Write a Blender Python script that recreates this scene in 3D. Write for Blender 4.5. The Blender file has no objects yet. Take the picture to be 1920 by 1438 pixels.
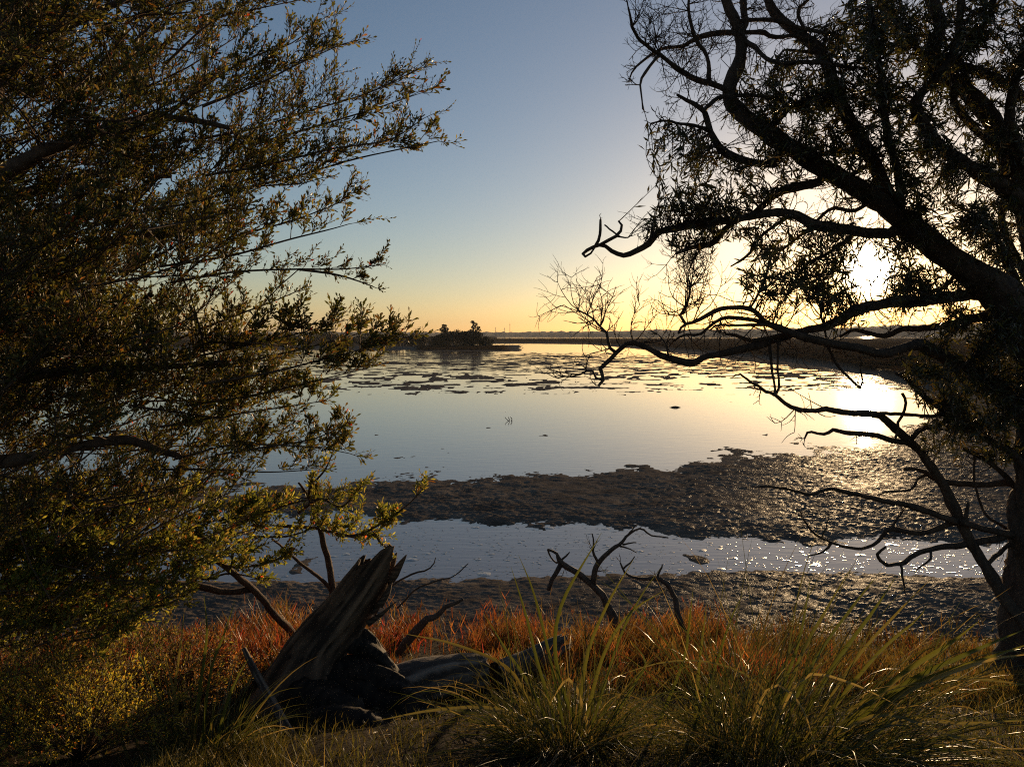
import bpy, math, random
import numpy as np
from mathutils import Vector, Matrix

# ------------------------------------------------------------------ camera, sky, sun, exposure
SC = bpy.context.scene
COL = SC.collection
F, CX, CY, H = 1450.0, 960.0, 719.0, 2.6          # focal length and centre of the 1920x1438 photo, eye height over the water
PITCH = math.atan(91.0 / F)
CP, SP = math.cos(PITCH), math.sin(PITCH)
CAM = np.array([0.0, 0.0, H])

cam_data = bpy.data.cameras.new('camera')
cam_data.sensor_width = 36.0
cam_data.lens = 36.0 * F / 1920.0
cam_data.clip_start = 0.05
cam_data.clip_end = 20000.0
cam = bpy.data.objects.new('camera', cam_data)
cam.location = (0, 0, H)
cam.rotation_euler = (math.radians(90) - PITCH, 0, 0)
COL.objects.link(cam)
SC.camera = cam


def raydir(x, y):
    a, b = (x - CX) / F, (CY - y) / F
    return np.array([a, CP + b * SP, -SP + b * CP])


def P(x, y, D):
    """the point at ground distance D (metres along +Y) seen at photo pixel x, y"""
    d = raydir(x, y)
    return CAM + d * (D / d[1])


SUN = raydir(1630, 508)
SUN = SUN / np.linalg.norm(SUN)
SUN_EL = math.asin(SUN[2])
SUN_AZ = math.atan2(SUN[0], SUN[1])               # clockwise from +Y

world = bpy.data.worlds.new('World')
SC.world = world
world.use_nodes = True
nt = world.node_tree
for n in list(nt.nodes):
    nt.nodes.remove(n)
N = nt.nodes.new
L = nt.links.new
w_out = N('ShaderNodeOutputWorld')
sky = N('ShaderNodeTexSky')
sky.sky_type = 'NISHITA'
sky.sun_disc = False
sky.sun_elevation = SUN_EL
sky.sun_rotation = SUN_AZ
sky.altitude = 0
sky.air_density = 0.85
sky.dust_density = 0.5
sky.ozone_density = 2.1
bg = N('ShaderNodeBackground')
bg.inputs['Strength'].default_value = 0.118
wb = N('ShaderNodeMix'); wb.data_type = 'RGBA'; wb.blend_type = 'MULTIPLY'   # one even white balance for the whole sky
wb.inputs['Factor'].default_value = 1.0
wb.inputs['B'].default_value = (1.05, 0.96, 0.95, 1)
L(sky.outputs[0], wb.inputs['A'])
L(wb.outputs['Result'], bg.inputs['Color'])
# the sun's own aureole in the sky: a tight bright core and a softer glow round it
tc = N('ShaderNodeTexCoord')
dot = N('ShaderNodeVectorMath'); dot.operation = 'DOT_PRODUCT'
nrm = N('ShaderNodeVectorMath'); nrm.operation = 'NORMALIZE'
L(tc.outputs['Generated'], nrm.inputs[0])
L(nrm.outputs[0], dot.inputs[0])
dot.inputs[1].default_value = tuple(SUN)
one = N('ShaderNodeMath'); one.operation = 'SUBTRACT'; one.inputs[0].default_value = 1.0
L(dot.outputs['Value'], one.inputs[1])


def lobe(sigma_deg, colour, strength):
    s = 1.0 - math.cos(math.radians(sigma_deg))
    m = N('ShaderNodeMath'); m.operation = 'MULTIPLY'; m.inputs[1].default_value = -1.0 / s
    L(one.outputs[0], m.inputs[0])
    e = N('ShaderNodeMath'); e.operation = 'EXPONENT'
    L(m.outputs[0], e.inputs[0])
    g = N('ShaderNodeMath'); g.operation = 'MULTIPLY'; g.inputs[1].default_value = strength
    L(e.outputs[0], g.inputs[0])
    b = N('ShaderNodeBackground')
    b.inputs['Color'].default_value = (*colour, 1)
    L(g.outputs[0], b.inputs['Strength'])
    return b


def add_sh(a, b):
    s = N('ShaderNodeAddShader')
    L(a.outputs[0], s.inputs[0]); L(b.outputs[0], s.inputs[1])
    return s


acc = add_sh(bg, lobe(1.0, (1.0, 0.86, 0.6), 20.0))
acc = add_sh(acc, lobe(4.5, (1.0, 0.74, 0.34), 0.2))
L(acc.outputs[0], w_out.inputs['Surface'])

sun_data = bpy.data.lights.new('sun', 'SUN')
sun_data.energy = 5.0
sun_data.angle = math.radians(0.53)
sun_data.color = (1.0, 0.68, 0.36)
sun = bpy.data.objects.new('sun', sun_data)
sun.rotation_euler = Vector(SUN).to_track_quat('Z', 'Y').to_euler()
sun.location = (20, 40, 20)
COL.objects.link(sun)

SC.view_settings.view_transform = 'Standard'
SC.view_settings.look = 'None'
SC.view_settings.exposure = 0.22
SC.view_settings.gamma = 1.0
SC.view_settings.use_curve_mapping = False
SC.cycles.use_denoising = False
SC.cycles.filter_width = 1.1
SC.cycles.max_bounces = 6
SC.cycles.transparent_max_bounces = 8
SC.cycles.volume_bounces = 0
SC.cycles.caustics_reflective = False
SC.cycles.caustics_refractive = False
SC.cycles.sample_clamp_indirect = 4.0

# ------------------------------------------------------------------ helpers
RNG = np.random.default_rng(7)


def hash2(ix, iy, seed):
    h = (ix.astype(np.int64) * 374761393 + iy.astype(np.int64) * 668265263 + seed * 974634777) & 0x7fffffff
    h = ((h ^ (h >> 13)) * 1274126177) & 0x7fffffff
    h = h ^ (h >> 16)
    return (h & 0xffffff) / float(0x1000000)


def vnoise(x, y, seed=0):
    ix, iy = np.floor(x), np.floor(y)
    fx, fy = x - ix, y - iy
    fx = fx * fx * fx * (fx * (fx * 6 - 15) + 10)
    fy = fy * fy * fy * (fy * (fy * 6 - 15) + 10)
    a, b = hash2(ix, iy, seed), hash2(ix + 1, iy, seed)
    c, d = hash2(ix, iy + 1, seed), hash2(ix + 1, iy + 1, seed)
    return 2 * ((a * (1 - fx) + b * fx) * (1 - fy) + (c * (1 - fx) + d * fx) * fy) - 1


def fbm(x, y, octaves=4, seed=0, gain=0.5):
    r, a, t = 0, 1.0, 0.0
    for k in range(octaves):
        cs, sn = math.cos(0.6 * k), math.sin(0.6 * k)
        r = r + a * vnoise(x * cs - y * sn + 17.3 * k, x * sn + y * cs - 9.1 * k, seed + k)
        t += a
        a *= gain
        x, y = x * 2.03, y * 2.03
    return r / t


def voro(x, y, seed=0):
    """F1 and F2-F1 of a jittered grid"""
    ix, iy = np.floor(x), np.floor(y)
    f1 = np.full(x.shape, 9.0); f2 = np.full(x.shape, 9.0)
    for dx in (-1, 0, 1):
        for dy in (-1, 0, 1):
            jx, jy = ix + dx, iy + dy
            px = jx + hash2(jx, jy, seed); py = jy + hash2(jx, jy, seed + 5)
            d = np.hypot(px - x, py - y)
            f2 = np.where(d < f1, f1, np.minimum(f2, d))
            f1 = np.minimum(f1, d)
    return f1, f2 - f1


def sstep(a, b, x):
    t = np.clip((x - a) / (b - a), 0, 1)
    return t * t * (3 - 2 * t)


def unit(v):
    n = np.linalg.norm(v, axis=-1, keepdims=True)
    return v / np.maximum(n, 1e-9)


class Geo:
    def __init__(self):
        self.v, self.q, self.t, self.c, self.n = [], [], [], [], 0

    def add(self, v, quads=None, tris=None, col=None):
        v = np.asarray(v, float).reshape(-1, 3)
        if quads is not None and len(quads):
            self.q.append(np.asarray(quads, np.int64).reshape(-1, 4) + self.n)
        if tris is not None and len(tris):
            self.t.append(np.asarray(tris, np.int64).reshape(-1, 3) + self.n)
        self.v.append(v)
        if col is not None:
            self.c.append(np.broadcast_to(np.asarray(col, float), (len(v), 3)) if np.ndim(col) == 1 else np.asarray(col, float).reshape(-1, 3))
        self.n += len(v)

    def mesh(self, name, smooth=True, mat=None, attrs=None):
        v = np.concatenate(self.v)
        q = np.concatenate(self.q) if self.q else np.zeros((0, 4), np.int64)
        t = np.concatenate(self.t) if self.t else np.zeros((0, 3), np.int64)
        me = bpy.data.meshes.new(name)
        me.vertices.add(len(v))
        me.vertices.foreach_set('co', v.astype(np.float32).ravel())
        nl = q.size + t.size
        me.loops.add(nl)
        me.loops.foreach_set('vertex_index', np.concatenate([q.ravel(), t.ravel()]).astype(np.int32))
        me.polygons.add(len(q) + len(t))
        starts = np.concatenate([np.arange(len(q)) * 4, q.size + np.arange(len(t)) * 3]).astype(np.int32)
        me.polygons.foreach_set('loop_start', starts)
        me.polygons.foreach_set('use_smooth', np.full(len(q) + len(t), smooth, dtype=bool))
        me.update(calc_edges=True)
        if self.c:
            c = np.concatenate(self.c)
            a = me.attributes.new('tint', 'FLOAT_COLOR', 'POINT')
            a.data.foreach_set('color', np.concatenate([c, np.ones((len(c), 1))], 1).astype(np.float32).ravel())
        for k, arr in (attrs or {}).items():
            a = me.attributes.new(k, 'FLOAT', 'POINT')
            a.data.foreach_set('value', np.asarray(arr, np.float32).ravel())
        if mat:
            me.materials.append(mat)
        return me

    def build(self, name, mat, parent=None, smooth=True, kind=None, attrs=None, origin=None):
        if origin is not None:
            self.v = [a - np.asarray(origin) for a in self.v]
        o = bpy.data.objects.new(name, self.mesh(name, smooth, mat, attrs))
        COL.objects.link(o)
        if origin is not None:
            o.location = tuple(origin)
        if parent is not None:
            o.parent = parent
            if origin is None:
                o.matrix_parent_inverse = Matrix.Translation(-Vector(parent.location))
            else:
                o.location = Vector(origin) - Vector(parent.location)
        if kind:
            o['kind'] = kind
        return o


def tag(o, label=None, cat=None, group=None, kind=None):
    if label: o['label'] = label
    if cat: o['category'] = cat
    if group: o['group'] = group
    if kind: o['kind'] = kind
    return o


def thing(name, label, cat, loc, group=None):
    o = bpy.data.objects.new(name, None)
    o.empty_display_size = 0.1
    o.location = tuple(loc)
    COL.objects.link(o)
    return tag(o, label, cat, group)


def frames(pts):
    t = np.gradient(pts, axis=0)
    t = unit(t)
    ref = np.array([0.3, 0.9, 0.2]) if abs(t[0] @ np.array([0, 1, 0])) < 0.9 else np.array([1.0, 0, 0])
    a = np.zeros_like(pts); b = np.zeros_like(pts)
    n = unit(np.cross(t[0], ref))
    for i in range(len(pts)):
        n = n - t[i] * (n @ t[i]); n = n / max(np.linalg.norm(n), 1e-9)
        a[i] = n; b[i] = np.cross(t[i], n)
    return t, a, b


def resample(pts, n):
    """smooth Catmull-Rom through the points; works on any number of columns"""
    pts = np.asarray(pts, float)
    if len(pts) == 2:
        s = np.linspace(0, 1, n)[:, None]
        return pts[0] * (1 - s) + pts[1] * s
    d = np.concatenate([[0], np.cumsum(np.linalg.norm(np.diff(pts[:, :3], axis=0), axis=1) + 1e-6)])
    d /= d[-1]
    e = np.vstack([2 * pts[0] - pts[1], pts, 2 * pts[-1] - pts[-2]])
    out = []
    for s in np.linspace(0, 1, n):
        i = min(np.searchsorted(d, s, 'right') - 1, len(pts) - 2)
        t = (s - d[i]) / (d[i + 1] - d[i])
        p0, p1, p2, p3 = e[i], e[i + 1], e[i + 2], e[i + 3]
        out.append(0.5 * (2 * p1 + (p2 - p0) * t + (2 * p0 - 5 * p1 + 4 * p2 - p3) * t * t + (3 * p1 - p0 - 3 * p2 + p3) * t ** 3))
    return np.array(out)


def tube(g, pts, rad, sides=7, rough=0.0, seed=0, caps=True, col=None):
    pts = np.asarray(pts, float); rad = np.asarray(rad, float)
    t, a, b = frames(pts)
    n = len(pts)
    ang = np.arange(sides) * 2 * math.pi / sides
    R = np.repeat(rad[:, None], sides, 1)
    if rough:
        d = np.concatenate([[0], np.cumsum(np.linalg.norm(np.diff(pts, axis=0), axis=1))])
        A, Dd = np.meshgrid(ang, d)
        nz = fbm(np.cos(A) * 1.7 + 9.3 + seed, Dd * 9 + np.sin(A) * 1.7, 3, seed)
        R = R * (1 + rough * nz)
    v = pts[:, None, :] + R[..., None] * (np.cos(ang)[None, :, None] * a[:, None, :] + np.sin(ang)[None, :, None] * b[:, None, :])
    i = np.arange(n - 1)[:, None] * sides
    j = np.arange(sides)[None, :]
    j2 = (j + 1) % sides
    q = np.stack([i + j, i + j2, i + sides + j2, i + sides + j], -1).reshape(-1, 4)
    v = v.reshape(-1, 3)
    tr = []
    if caps:
        k = len(v)
        v = np.vstack([v, pts[0] - t[0] * rad[0] * 0.3, pts[-1] + t[-1] * rad[-1] * 0.6])
        for s in range(sides):
            tr.append((k, (s + 1) % sides, s))
            o = (n - 1) * sides
            tr.append((k + 1, o + s, o + (s + 1) % sides))
    g.add(v, q, tr, col)


def batch_tubes(g, PT, R, sides=3, col=None):
    """PT (T,P,3) R (T,P)"""
    PT = np.asarray(PT, float)
    T, n, _ = PT.shape
    if T == 0:
        return
    t = unit(np.gradient(PT, axis=1))
    ref = np.array([0.37, 0.61, -0.70])
    a = unit(np.cross(t, ref)); b = np.cross(t, a)
    ang = np.arange(sides) * 2 * math.pi / sides
    v = PT[:, :, None, :] + R[:, :, None, None] * (np.cos(ang)[:, None] * a[:, :, None, :] + np.sin(ang)[:, None] * b[:, :, None, :])
    base = (np.arange(T) * n * sides)[:, None, None]
    i = np.arange(n - 1)[None, :, None] * sides
    j = np.arange(sides)[None, None, :]; j2 = (j + 1) % sides
    q = np.stack([base + i + j, base + i + j2, base + i + sides + j2, base + i + sides + j], -1).reshape(-1, 4)
    if col is not None:
        col = np.repeat(np.asarray(col), n * sides, 0)
    g.add(v.reshape(-1, 3), q, None, col)


def bez(P0, P1, P2, n):
    s = np.linspace(0, 1, n)[None, :, None]
    return P0[:, None] * (1 - s) ** 2 + 2 * P1[:, None] * s * (1 - s) + P2[:, None] * s * s


LEAF_T = np.array([(0, 4, 1), (0, 2, 4), (1, 4, 3), (4, 2, 3)])


def leaf_verts(B, D, Nn, ln, wd, wide=0.62, fold=0.25):
    """five points per leaf: base, two shoulders, tip, midrib"""
    D = unit(D)
    S = unit(np.cross(D, Nn)); Nn = np.cross(S, D)
    ln = ln[:, None]; wd = wd[:, None]
    mid = B + D * ln * wide - Nn * wd * fold
    v = np.stack([B, mid + S * wd * 0.5 + Nn * wd * fold, mid - S * wd * 0.5 + Nn * wd * fold, B + D * ln - Nn * ln * 0.06, mid], 1)
    return v


class Leaves:
    total = 0

    def __init__(self, wide=0.62, fold=0.25):
        self.d = []
        self.wide, self.fold = wide, fold

    def add(self, B, D, Nn, ln, wd, col):
        self.d.append((B, unit(D), Nn, ln, wd, col))

    def build(self, parent, mat, singles=300, name='leaf', mass='foliage', simple=False):
        B, D, Nn, ln, wd, col = [np.concatenate([x[i] for x in self.d]) for i in range(6)]
        print('leaves', parent.name, len(B))
        rel = B - CAM
        fwd = rel[:, 1] * CP - rel[:, 2] * SP
        upc = rel[:, 1] * SP + rel[:, 2] * CP
        sx = CX + F * rel[:, 0] / fwd; sy = CY - F * upc / fwd
        vis = (sx > 10) & (sx < 1910) & (sy > 10) & (sy < 1430) & (fwd > 0.3)
        S = unit(np.cross(D, Nn)); N2 = np.cross(S, D)
        facing = np.abs(np.sum(unit(rel) * N2, 1))
        size = np.where(vis, ln * (0.3 + facing) / fwd, 0)
        order = np.argsort(-size)
        pick = order[:singles]
        rest = np.ones(len(B), bool); rest[pick] = False
        v = leaf_verts(B[rest], D[rest], Nn[rest], ln[rest], wd[rest], self.wide, self.fold)
        g = Geo()
        k = len(v)
        if simple:                                       # folded along the midrib: two triangles
            kite = np.array([(0, 3, 1), (0, 2, 3)])
            g.add(v[:, :4].reshape(-1, 3), None, (kite[None] + (np.arange(k) * 4)[:, None, None]).reshape(-1, 3), np.repeat(col[rest], 4, 0))
        else:
            g.add(v.reshape(-1, 3), None, (LEAF_T[None] + (np.arange(k) * 5)[:, None, None]).reshape(-1, 3), np.repeat(col[rest], 5, 0))
        g.build(mass, mat, parent, smooth=False, kind='stuff')
        # the single leaves share ten meshes
        pool = []
        for i in range(10):
            c = col[pick[(i * 29) % len(pick)]]
            g = Geo()
            e = np.array([[0., 0, 0]])
            g.add(leaf_verts(e, np.array([[0., 1, 0]]), np.array([[0., 0, 1]]), np.ones(1), np.ones(1), self.wide, self.fold).reshape(-1, 3), None, LEAF_T, c)
            pool.append(g.mesh(name, False, mat))
        inv = Matrix.Translation(-Vector(parent.location))
        for n, i in enumerate(pick):
            o = bpy.data.objects.new(name, pool[n % 10])
            m = Matrix(((S[i][0] * wd[i], D[i][0] * ln[i], N2[i][0] * wd[i], B[i][0]),
                        (S[i][1] * wd[i], D[i][1] * ln[i], N2[i][1] * wd[i], B[i][1]),
                        (S[i][2] * wd[i], D[i][2] * ln[i], N2[i][2] * wd[i], B[i][2]), (0, 0, 0, 1)))
            o.parent = parent
            o.matrix_local = inv @ m
            COL.objects.link(o)


def pick_cols(rng, n, table):
    w = np.array([t[0] for t in table], float); w /= w.sum()
    c = np.array([t[1] for t in table], float)
    k = rng.choice(len(table), n, p=w)
    return c[k] * rng.uniform(0.75, 1.25, (n, 1))


# ------------------------------------------------------------------ materials
def new_mat(name):
    m = bpy.data.materials.new(name)
    m.use_nodes = True
    t = m.node_tree
    for n in list(t.nodes):
        t.nodes.remove(n)
    out = t.nodes.new('ShaderNodeOutputMaterial')
    b = t.nodes.new('ShaderNodeBsdfPrincipled')
    t.links.new(b.outputs[0], out.inputs['Surface'])
    return m, t, b, out


def leaf_mat(name, rough=0.45, trans=0.35, spec=0.4, boost=1.3):
    m, t, b, out = new_mat(name)
    at = t.nodes.new('ShaderNodeAttribute'); at.attribute_name = 'tint'
    t.links.new(at.outputs['Color'], b.inputs['Base Color'])
    b.inputs['Roughness'].default_value = rough
    b.inputs['Specular IOR Level'].default_value = spec
    tr = t.nodes.new('ShaderNodeBsdfTranslucent')
    mu = t.nodes.new('ShaderNodeMix'); mu.data_type = 'RGBA'; mu.blend_type = 'MULTIPLY'
    mu.inputs['Factor'].default_value = 1.0
    t.links.new(at.outputs['Color'], mu.inputs['A'])
    mu.inputs['B'].default_value = (boost * 1.15, boost * 1.05, boost * 0.6, 1)
    t.links.new(mu.outputs['Result'], tr.inputs['Color'])
    mx = t.nodes.new('ShaderNodeMixShader'); mx.inputs[0].default_value = trans
    t.links.new(b.outputs[0], mx.inputs[1]); t.links.new(tr.outputs[0], mx.inputs[2])
    t.links.new(mx.outputs[0], out.inputs['Surface'])
    return m


def noise_mat(name, stops, scale, rough=0.8, bump=0.3, bscale=None, stretch=(1, 1, 1), spec=0.3, detail=6, bdist=0.02):
    m, t, b, out = new_mat(name)
    tcn = t.nodes.new('ShaderNodeTexCoord')
    mp = t.nodes.new('ShaderNodeMapping'); mp.inputs['Scale'].default_value = stretch
    t.links.new(tcn.outputs['Object'], mp.inputs['Vector'])
    nz = t.nodes.new('ShaderNodeTexNoise'); nz.inputs['Scale'].default_value = scale; nz.inputs['Detail'].default_value = detail
    nz.inputs['Roughness'].default_value = 0.65
    t.links.new(mp.outputs[0], nz.inputs['Vector'])
    cr = t.nodes.new('ShaderNodeValToRGB')
    el = cr.color_ramp.elements
    while len(el) < len(stops):
        el.new(0.5)
    for e, (p, c) in zip(el, stops):
        e.position = p; e.color = (*c, 1)
    t.links.new(nz.outputs['Fac'], cr.inputs[0])
    t.links.new(cr.outputs[0], b.inputs['Base Color'])
    b.inputs['Roughness'].default_value = rough
    b.inputs['Specular IOR Level'].default_value = spec
    n2 = t.nodes.new('ShaderNodeTexNoise'); n2.inputs['Scale'].default_value = bscale or scale * 2.5; n2.inputs['Detail'].default_value = 8
    n2.inputs['Roughness'].default_value = 0.7
    t.links.new(mp.outputs[0], n2.inputs['Vector'])
    bp = t.nodes.new('ShaderNodeBump'); bp.inputs['Strength'].default_value = bump; bp.inputs['Distance'].default_value = bdist
    t.links.new(n2.outputs['Fac'], bp.inputs['Height'])
    t.links.new(bp.outputs[0], b.inputs['Normal'])
    return m


M_leaf = leaf_mat('shrub_leaf', 0.46, 0.40, 0.32, 1.6)
M_leaf3 = leaf_mat('low_shrub_leaf', 0.5, 0.52, 0.25, 2.2)
M_leaf2 = leaf_mat('narrow_leaf', 0.45, 0.30, 0.4, 1.5)
M_blade = leaf_mat('tussock_blade', 0.40, 0.34, 0.4, 1.6)
M_sam = leaf_mat('samphire', 0.5, 0.4, 0.3, 1.3)
M_grass = leaf_mat('fine_grass', 0.5, 0.45, 0.3, 1.4)
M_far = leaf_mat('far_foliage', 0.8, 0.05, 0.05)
M_bark = noise_mat('dark_bark', [(0.3, (0.045, 0.030, 0.021)), (0.7, (0.16, 0.105, 0.07))], 26, 0.85, 1.0, 70, (1, 1, 0.3), bdist=0.035)
M_bark2 = noise_mat('shrub_bark', [(0.3, (0.05, 0.032, 0.022)), (0.7, (0.16, 0.10, 0.065))], 24, 0.85, 0.8, 70)
M_dead = noise_mat('dead_wood', [(0.3, (0.05, 0.037, 0.028)), (0.7, (0.15, 0.11, 0.08))], 24, 0.8, 0.6, 60)
M_soil = noise_mat('bank_soil', [(0.3, (0.012, 0.008, 0.006)), (0.7, (0.040, 0.027, 0.016))], 9, 0.95, 0.8, 40, spec=0.1)
M_hill = noise_mat('hill_scrub', [(0.35, (0.02, 0.022, 0.012)), (0.65, (0.05, 0.045, 0.024))], 0.05, 0.95, 0.5, 0.2, spec=0.05, bdist=1.0)
M_foam_glint = noise_mat('foam_glint', [(0.3, (0.40, 0.39, 0.37)), (0.7, (0.6, 0.59, 0.56))], 60, 0.25, 0.3, 200, spec=0.5)  # glossy, so the added flecks sparkle as sun glitter
M_steel = noise_mat('mast_steel', [(0.3, (0.12, 0.12, 0.12)), (0.7, (0.16, 0.16, 0.16))], 2, 0.6, 0.0)


def wood_mat(name, dark, light, crack=0.5, scale=(30, 30, 2.0)):
    """weathered timber: long grain along the object's own Z axis, with cracks"""
    m, t, b, out = new_mat(name)
    at = t.nodes.new('ShaderNodeAttribute'); at.attribute_name = 'grain'; at.attribute_type = 'GEOMETRY'
    tcn = t.nodes.new('ShaderNodeTexCoord')
    nz = t.nodes.new('ShaderNodeTexNoise'); nz.inputs['Scale'].default_value = 6.0; nz.inputs['Detail'].default_value = 8
    nz.inputs['Roughness'].default_value = 0.7
    t.links.new(tcn.outputs['Object'], nz.inputs['Vector'])
    ad = t.nodes.new('ShaderNodeMath'); ad.operation = 'ADD'
    mu = t.nodes.new('ShaderNodeMath'); mu.operation = 'MULTIPLY'; mu.inputs[1].default_value = 0.6
    t.links.new(at.outputs['Fac'], mu.inputs[0])
    t.links.new(mu.outputs[0], ad.inputs[0]); t.links.new(nz.outputs['Fac'], ad.inputs[1])
    cr = t.nodes.new('ShaderNodeValToRGB')
    cr.color_ramp.elements[0].position = 0.35; cr.color_ramp.elements[0].color = (*dark, 1)
    cr.color_ramp.elements[1].position = 0.85; cr.color_ramp.elements[1].color = (*light, 1)
    t.links.new(ad.outputs[0], cr.inputs[0])
    t.links.new(cr.outputs[0], b.inputs['Base Color'])
    b.inputs['Roughness'].default_value = 0.8
    b.inputs['Specular IOR Level'].default_value = 0.25
    n2 = t.nodes.new('ShaderNodeTexNoise'); n2.inputs['Scale'].default_value = 45; n2.inputs['Detail'].default_value = 6
    t.links.new(tcn.outputs['Object'], n2.inputs['Vector'])
    bp = t.nodes.new('ShaderNodeBump'); bp.inputs['Strength'].default_value = 0.6; bp.inputs['Distance'].default_value = 0.008
    t.links.new(n2.outputs['Fac'], bp.inputs['Height'])
    t.links.new(bp.outputs[0], b.inputs['Normal'])
    return m


M_stump = wood_mat('stump_wood', (0.038, 0.024, 0.015), (0.22, 0.135, 0.08))
M_log = wood_mat('log_wood', (0.06, 0.046, 0.036), (0.30, 0.235, 0.18))
M_burnt = wood_mat('burnt_root', (0.010, 0.008, 0.006), (0.045, 0.030, 0.020))


def ground_mat():
    """wet mud, turning to low brown marsh plants where the 'veg' attribute says so"""
    m, t, b, out = new_mat('mud')
    tcn = t.nodes.new('ShaderNodeTexCoord')
    nz = t.nodes.new('ShaderNodeTexNoise'); nz.inputs['Scale'].default_value = 1.7; nz.inputs['Detail'].default_value = 10
    nz.inputs['Roughness'].default_value = 0.7
    t.links.new(tcn.outputs['Object'], nz.inputs['Vector'])
    cr = t.nodes.new('ShaderNodeValToRGB')
    cr.color_ramp.elements[0].position = 0.35; cr.color_ramp.elements[0].color = (0.075, 0.060, 0.047, 1)
    cr.color_ramp.elements[1].position = 0.7; cr.color_ramp.elements[1].color = (0.21, 0.17, 0.13, 1)
    t.links.new(nz.outputs['Fac'], cr.inputs[0])
    n3 = t.nodes.new('ShaderNodeTexNoise'); n3.inputs['Scale'].default_value = 0.5; n3.inputs['Detail'].default_value = 10
    t.links.new(tcn.outputs['Object'], n3.inputs['Vector'])
    cv = t.nodes.new('ShaderNodeValToRGB')
    cv.color_ramp.elements[0].position = 0.35; cv.color_ramp.elements[0].color = (0.020, 0.012, 0.006, 1)
    cv.color_ramp.elements[1].position = 0.7; cv.color_ramp.elements[1].color = (0.085, 0.048, 0.022, 1)
    t.links.new(n3.outputs['Fac'], cv.inputs[0])
    at = t.nodes.new('ShaderNodeAttribute'); at.attribute_name = 'veg'
    mx = t.nodes.new('ShaderNodeMix'); mx.data_type = 'RGBA'
    t.links.new(at.outputs['Fac'], mx.inputs['Factor'])
    t.links.new(cr.outputs[0], mx.inputs['A']); t.links.new(cv.outputs[0], mx.inputs['B'])
    t.links.new(mx.outputs['Result'], b.inputs['Base Color'])
    mr = t.nodes.new('ShaderNodeMix'); mr.data_type = 'FLOAT'
    n4 = t.nodes.new('ShaderNodeTexNoise'); n4.inputs['Scale'].default_value = 7.0; n4.inputs['Detail'].default_value = 6
    t.links.new(tcn.outputs['Object'], n4.inputs['Vector'])
    wr = t.nodes.new('ShaderNodeMapRange'); wr.inputs['From Min'].default_value = 0.38; wr.inputs['From Max'].default_value = 0.56
    wr.inputs['To Min'].default_value = 0.38; wr.inputs['To Max'].default_value = 0.95
    t.links.new(n4.outputs['Fac'], wr.inputs['Value'])
    t.links.new(at.outputs['Fac'], mr.inputs['Factor'])
    t.links.new(wr.outputs[0], mr.inputs['A']); mr.inputs['B'].default_value = 1.0
    t.links.new(mr.outputs['Result'], b.inputs['Roughness'])
    b.inputs['Specular IOR Level'].default_value = 0.0
    n2 = t.nodes.new('ShaderNodeTexNoise'); n2.inputs['Scale'].default_value = 38; n2.inputs['Detail'].default_value = 8
    n2.inputs['Roughness'].default_value = 0.65
    t.links.new(tcn.outputs['Object'], n2.inputs['Vector'])
    bp = t.nodes.new('ShaderNodeBump'); bp.inputs['Strength'].default_value = 0.7; bp.inputs['Distance'].default_value = 0.02
    t.links.new(n2.outputs['Fac'], bp.inputs['Height'])
    t.links.new(bp.outputs[0], b.inputs['Normal'])
    gl = t.nodes.new('ShaderNodeBsdfGlossy'); gl.inputs['Roughness'].default_value = 0.24
    t.links.new(bp.outputs[0], gl.inputs['Normal'])
    wet = t.nodes.new('ShaderNodeMapRange'); wet.inputs['From Min'].default_value = 0.40; wet.inputs['From Max'].default_value = 0.60
    wet.inputs['To Min'].default_value = 0.018; wet.inputs['To Max'].default_value = 0.002
    t.links.new(n4.outputs['Fac'], wet.inputs['Value'])
    inv = t.nodes.new('ShaderNodeMath'); inv.operation = 'SUBTRACT'; inv.inputs[0].default_value = 1.0
    t.links.new(at.outputs['Fac'], inv.inputs[1])
    wf = t.nodes.new('ShaderNodeMath'); wf.operation = 'MULTIPLY'
    t.links.new(wet.outputs[0], wf.inputs[0]); t.links.new(inv.outputs[0], wf.inputs[1])
    ms = t.nodes.new('ShaderNodeMixShader')
    t.links.new(wf.outputs[0], ms.inputs[0]); t.links.new(b.outputs[0], ms.inputs[1]); t.links.new(gl.outputs[0], ms.inputs[2])
    t.links.new(ms.outputs[0], out.inputs['Surface'])
    return m


def water_mat():
    m, t, b, out = new_mat('lagoon_water')
    b.inputs['Base Color'].default_value = (0.20, 0.145, 0.095, 1)
    b.inputs['Roughness'].default_value = 0.03
    b.inputs['IOR'].default_value = 2.0
    tcn = t.nodes.new('ShaderNodeTexCoord')
    mp = t.nodes.new('ShaderNodeMapping'); mp.inputs['Scale'].default_value = (0.8, 3.6, 1.0); mp.inputs['Rotation'].default_value = (0, 0, 0.12)
    t.links.new(tcn.outputs['Object'], mp.inputs['Vector'])
    nz = t.nodes.new('ShaderNodeTexNoise'); nz.inputs['Scale'].default_value = 2.6; nz.inputs['Detail'].default_value = 5; nz.inputs['Distortion'].default_value = 0.6
    t.links.new(mp.outputs[0], nz.inputs['Vector'])
    bp = t.nodes.new('ShaderNodeBump'); bp.inputs['Strength'].default_value = 0.22; bp.inputs['Distance'].default_value = 0.01
    t.links.new(nz.outputs['Fac'], bp.inputs['Height'])
    t.links.new(bp.outputs[0], b.inputs['Normal'])
    return m


M_mud = ground_mat()
M_water = water_mat()

# ------------------------------------------------------------------ the setting
def plane_px(X, Y):
    """photo pixel of a point of the water plane"""
    fwd = Y * CP + H * SP
    upc = Y * SP - H * CP
    return CX + F * X / fwd, CY - F * upc / fwd


def plane_Y(py):
    d = raydir(CX, py)
    return -H / d[2] * d[1]


def lerp(x, pts):
    p = np.array(pts, float)
    return np.interp(x, p[:, 0], p[:, 1])


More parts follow.
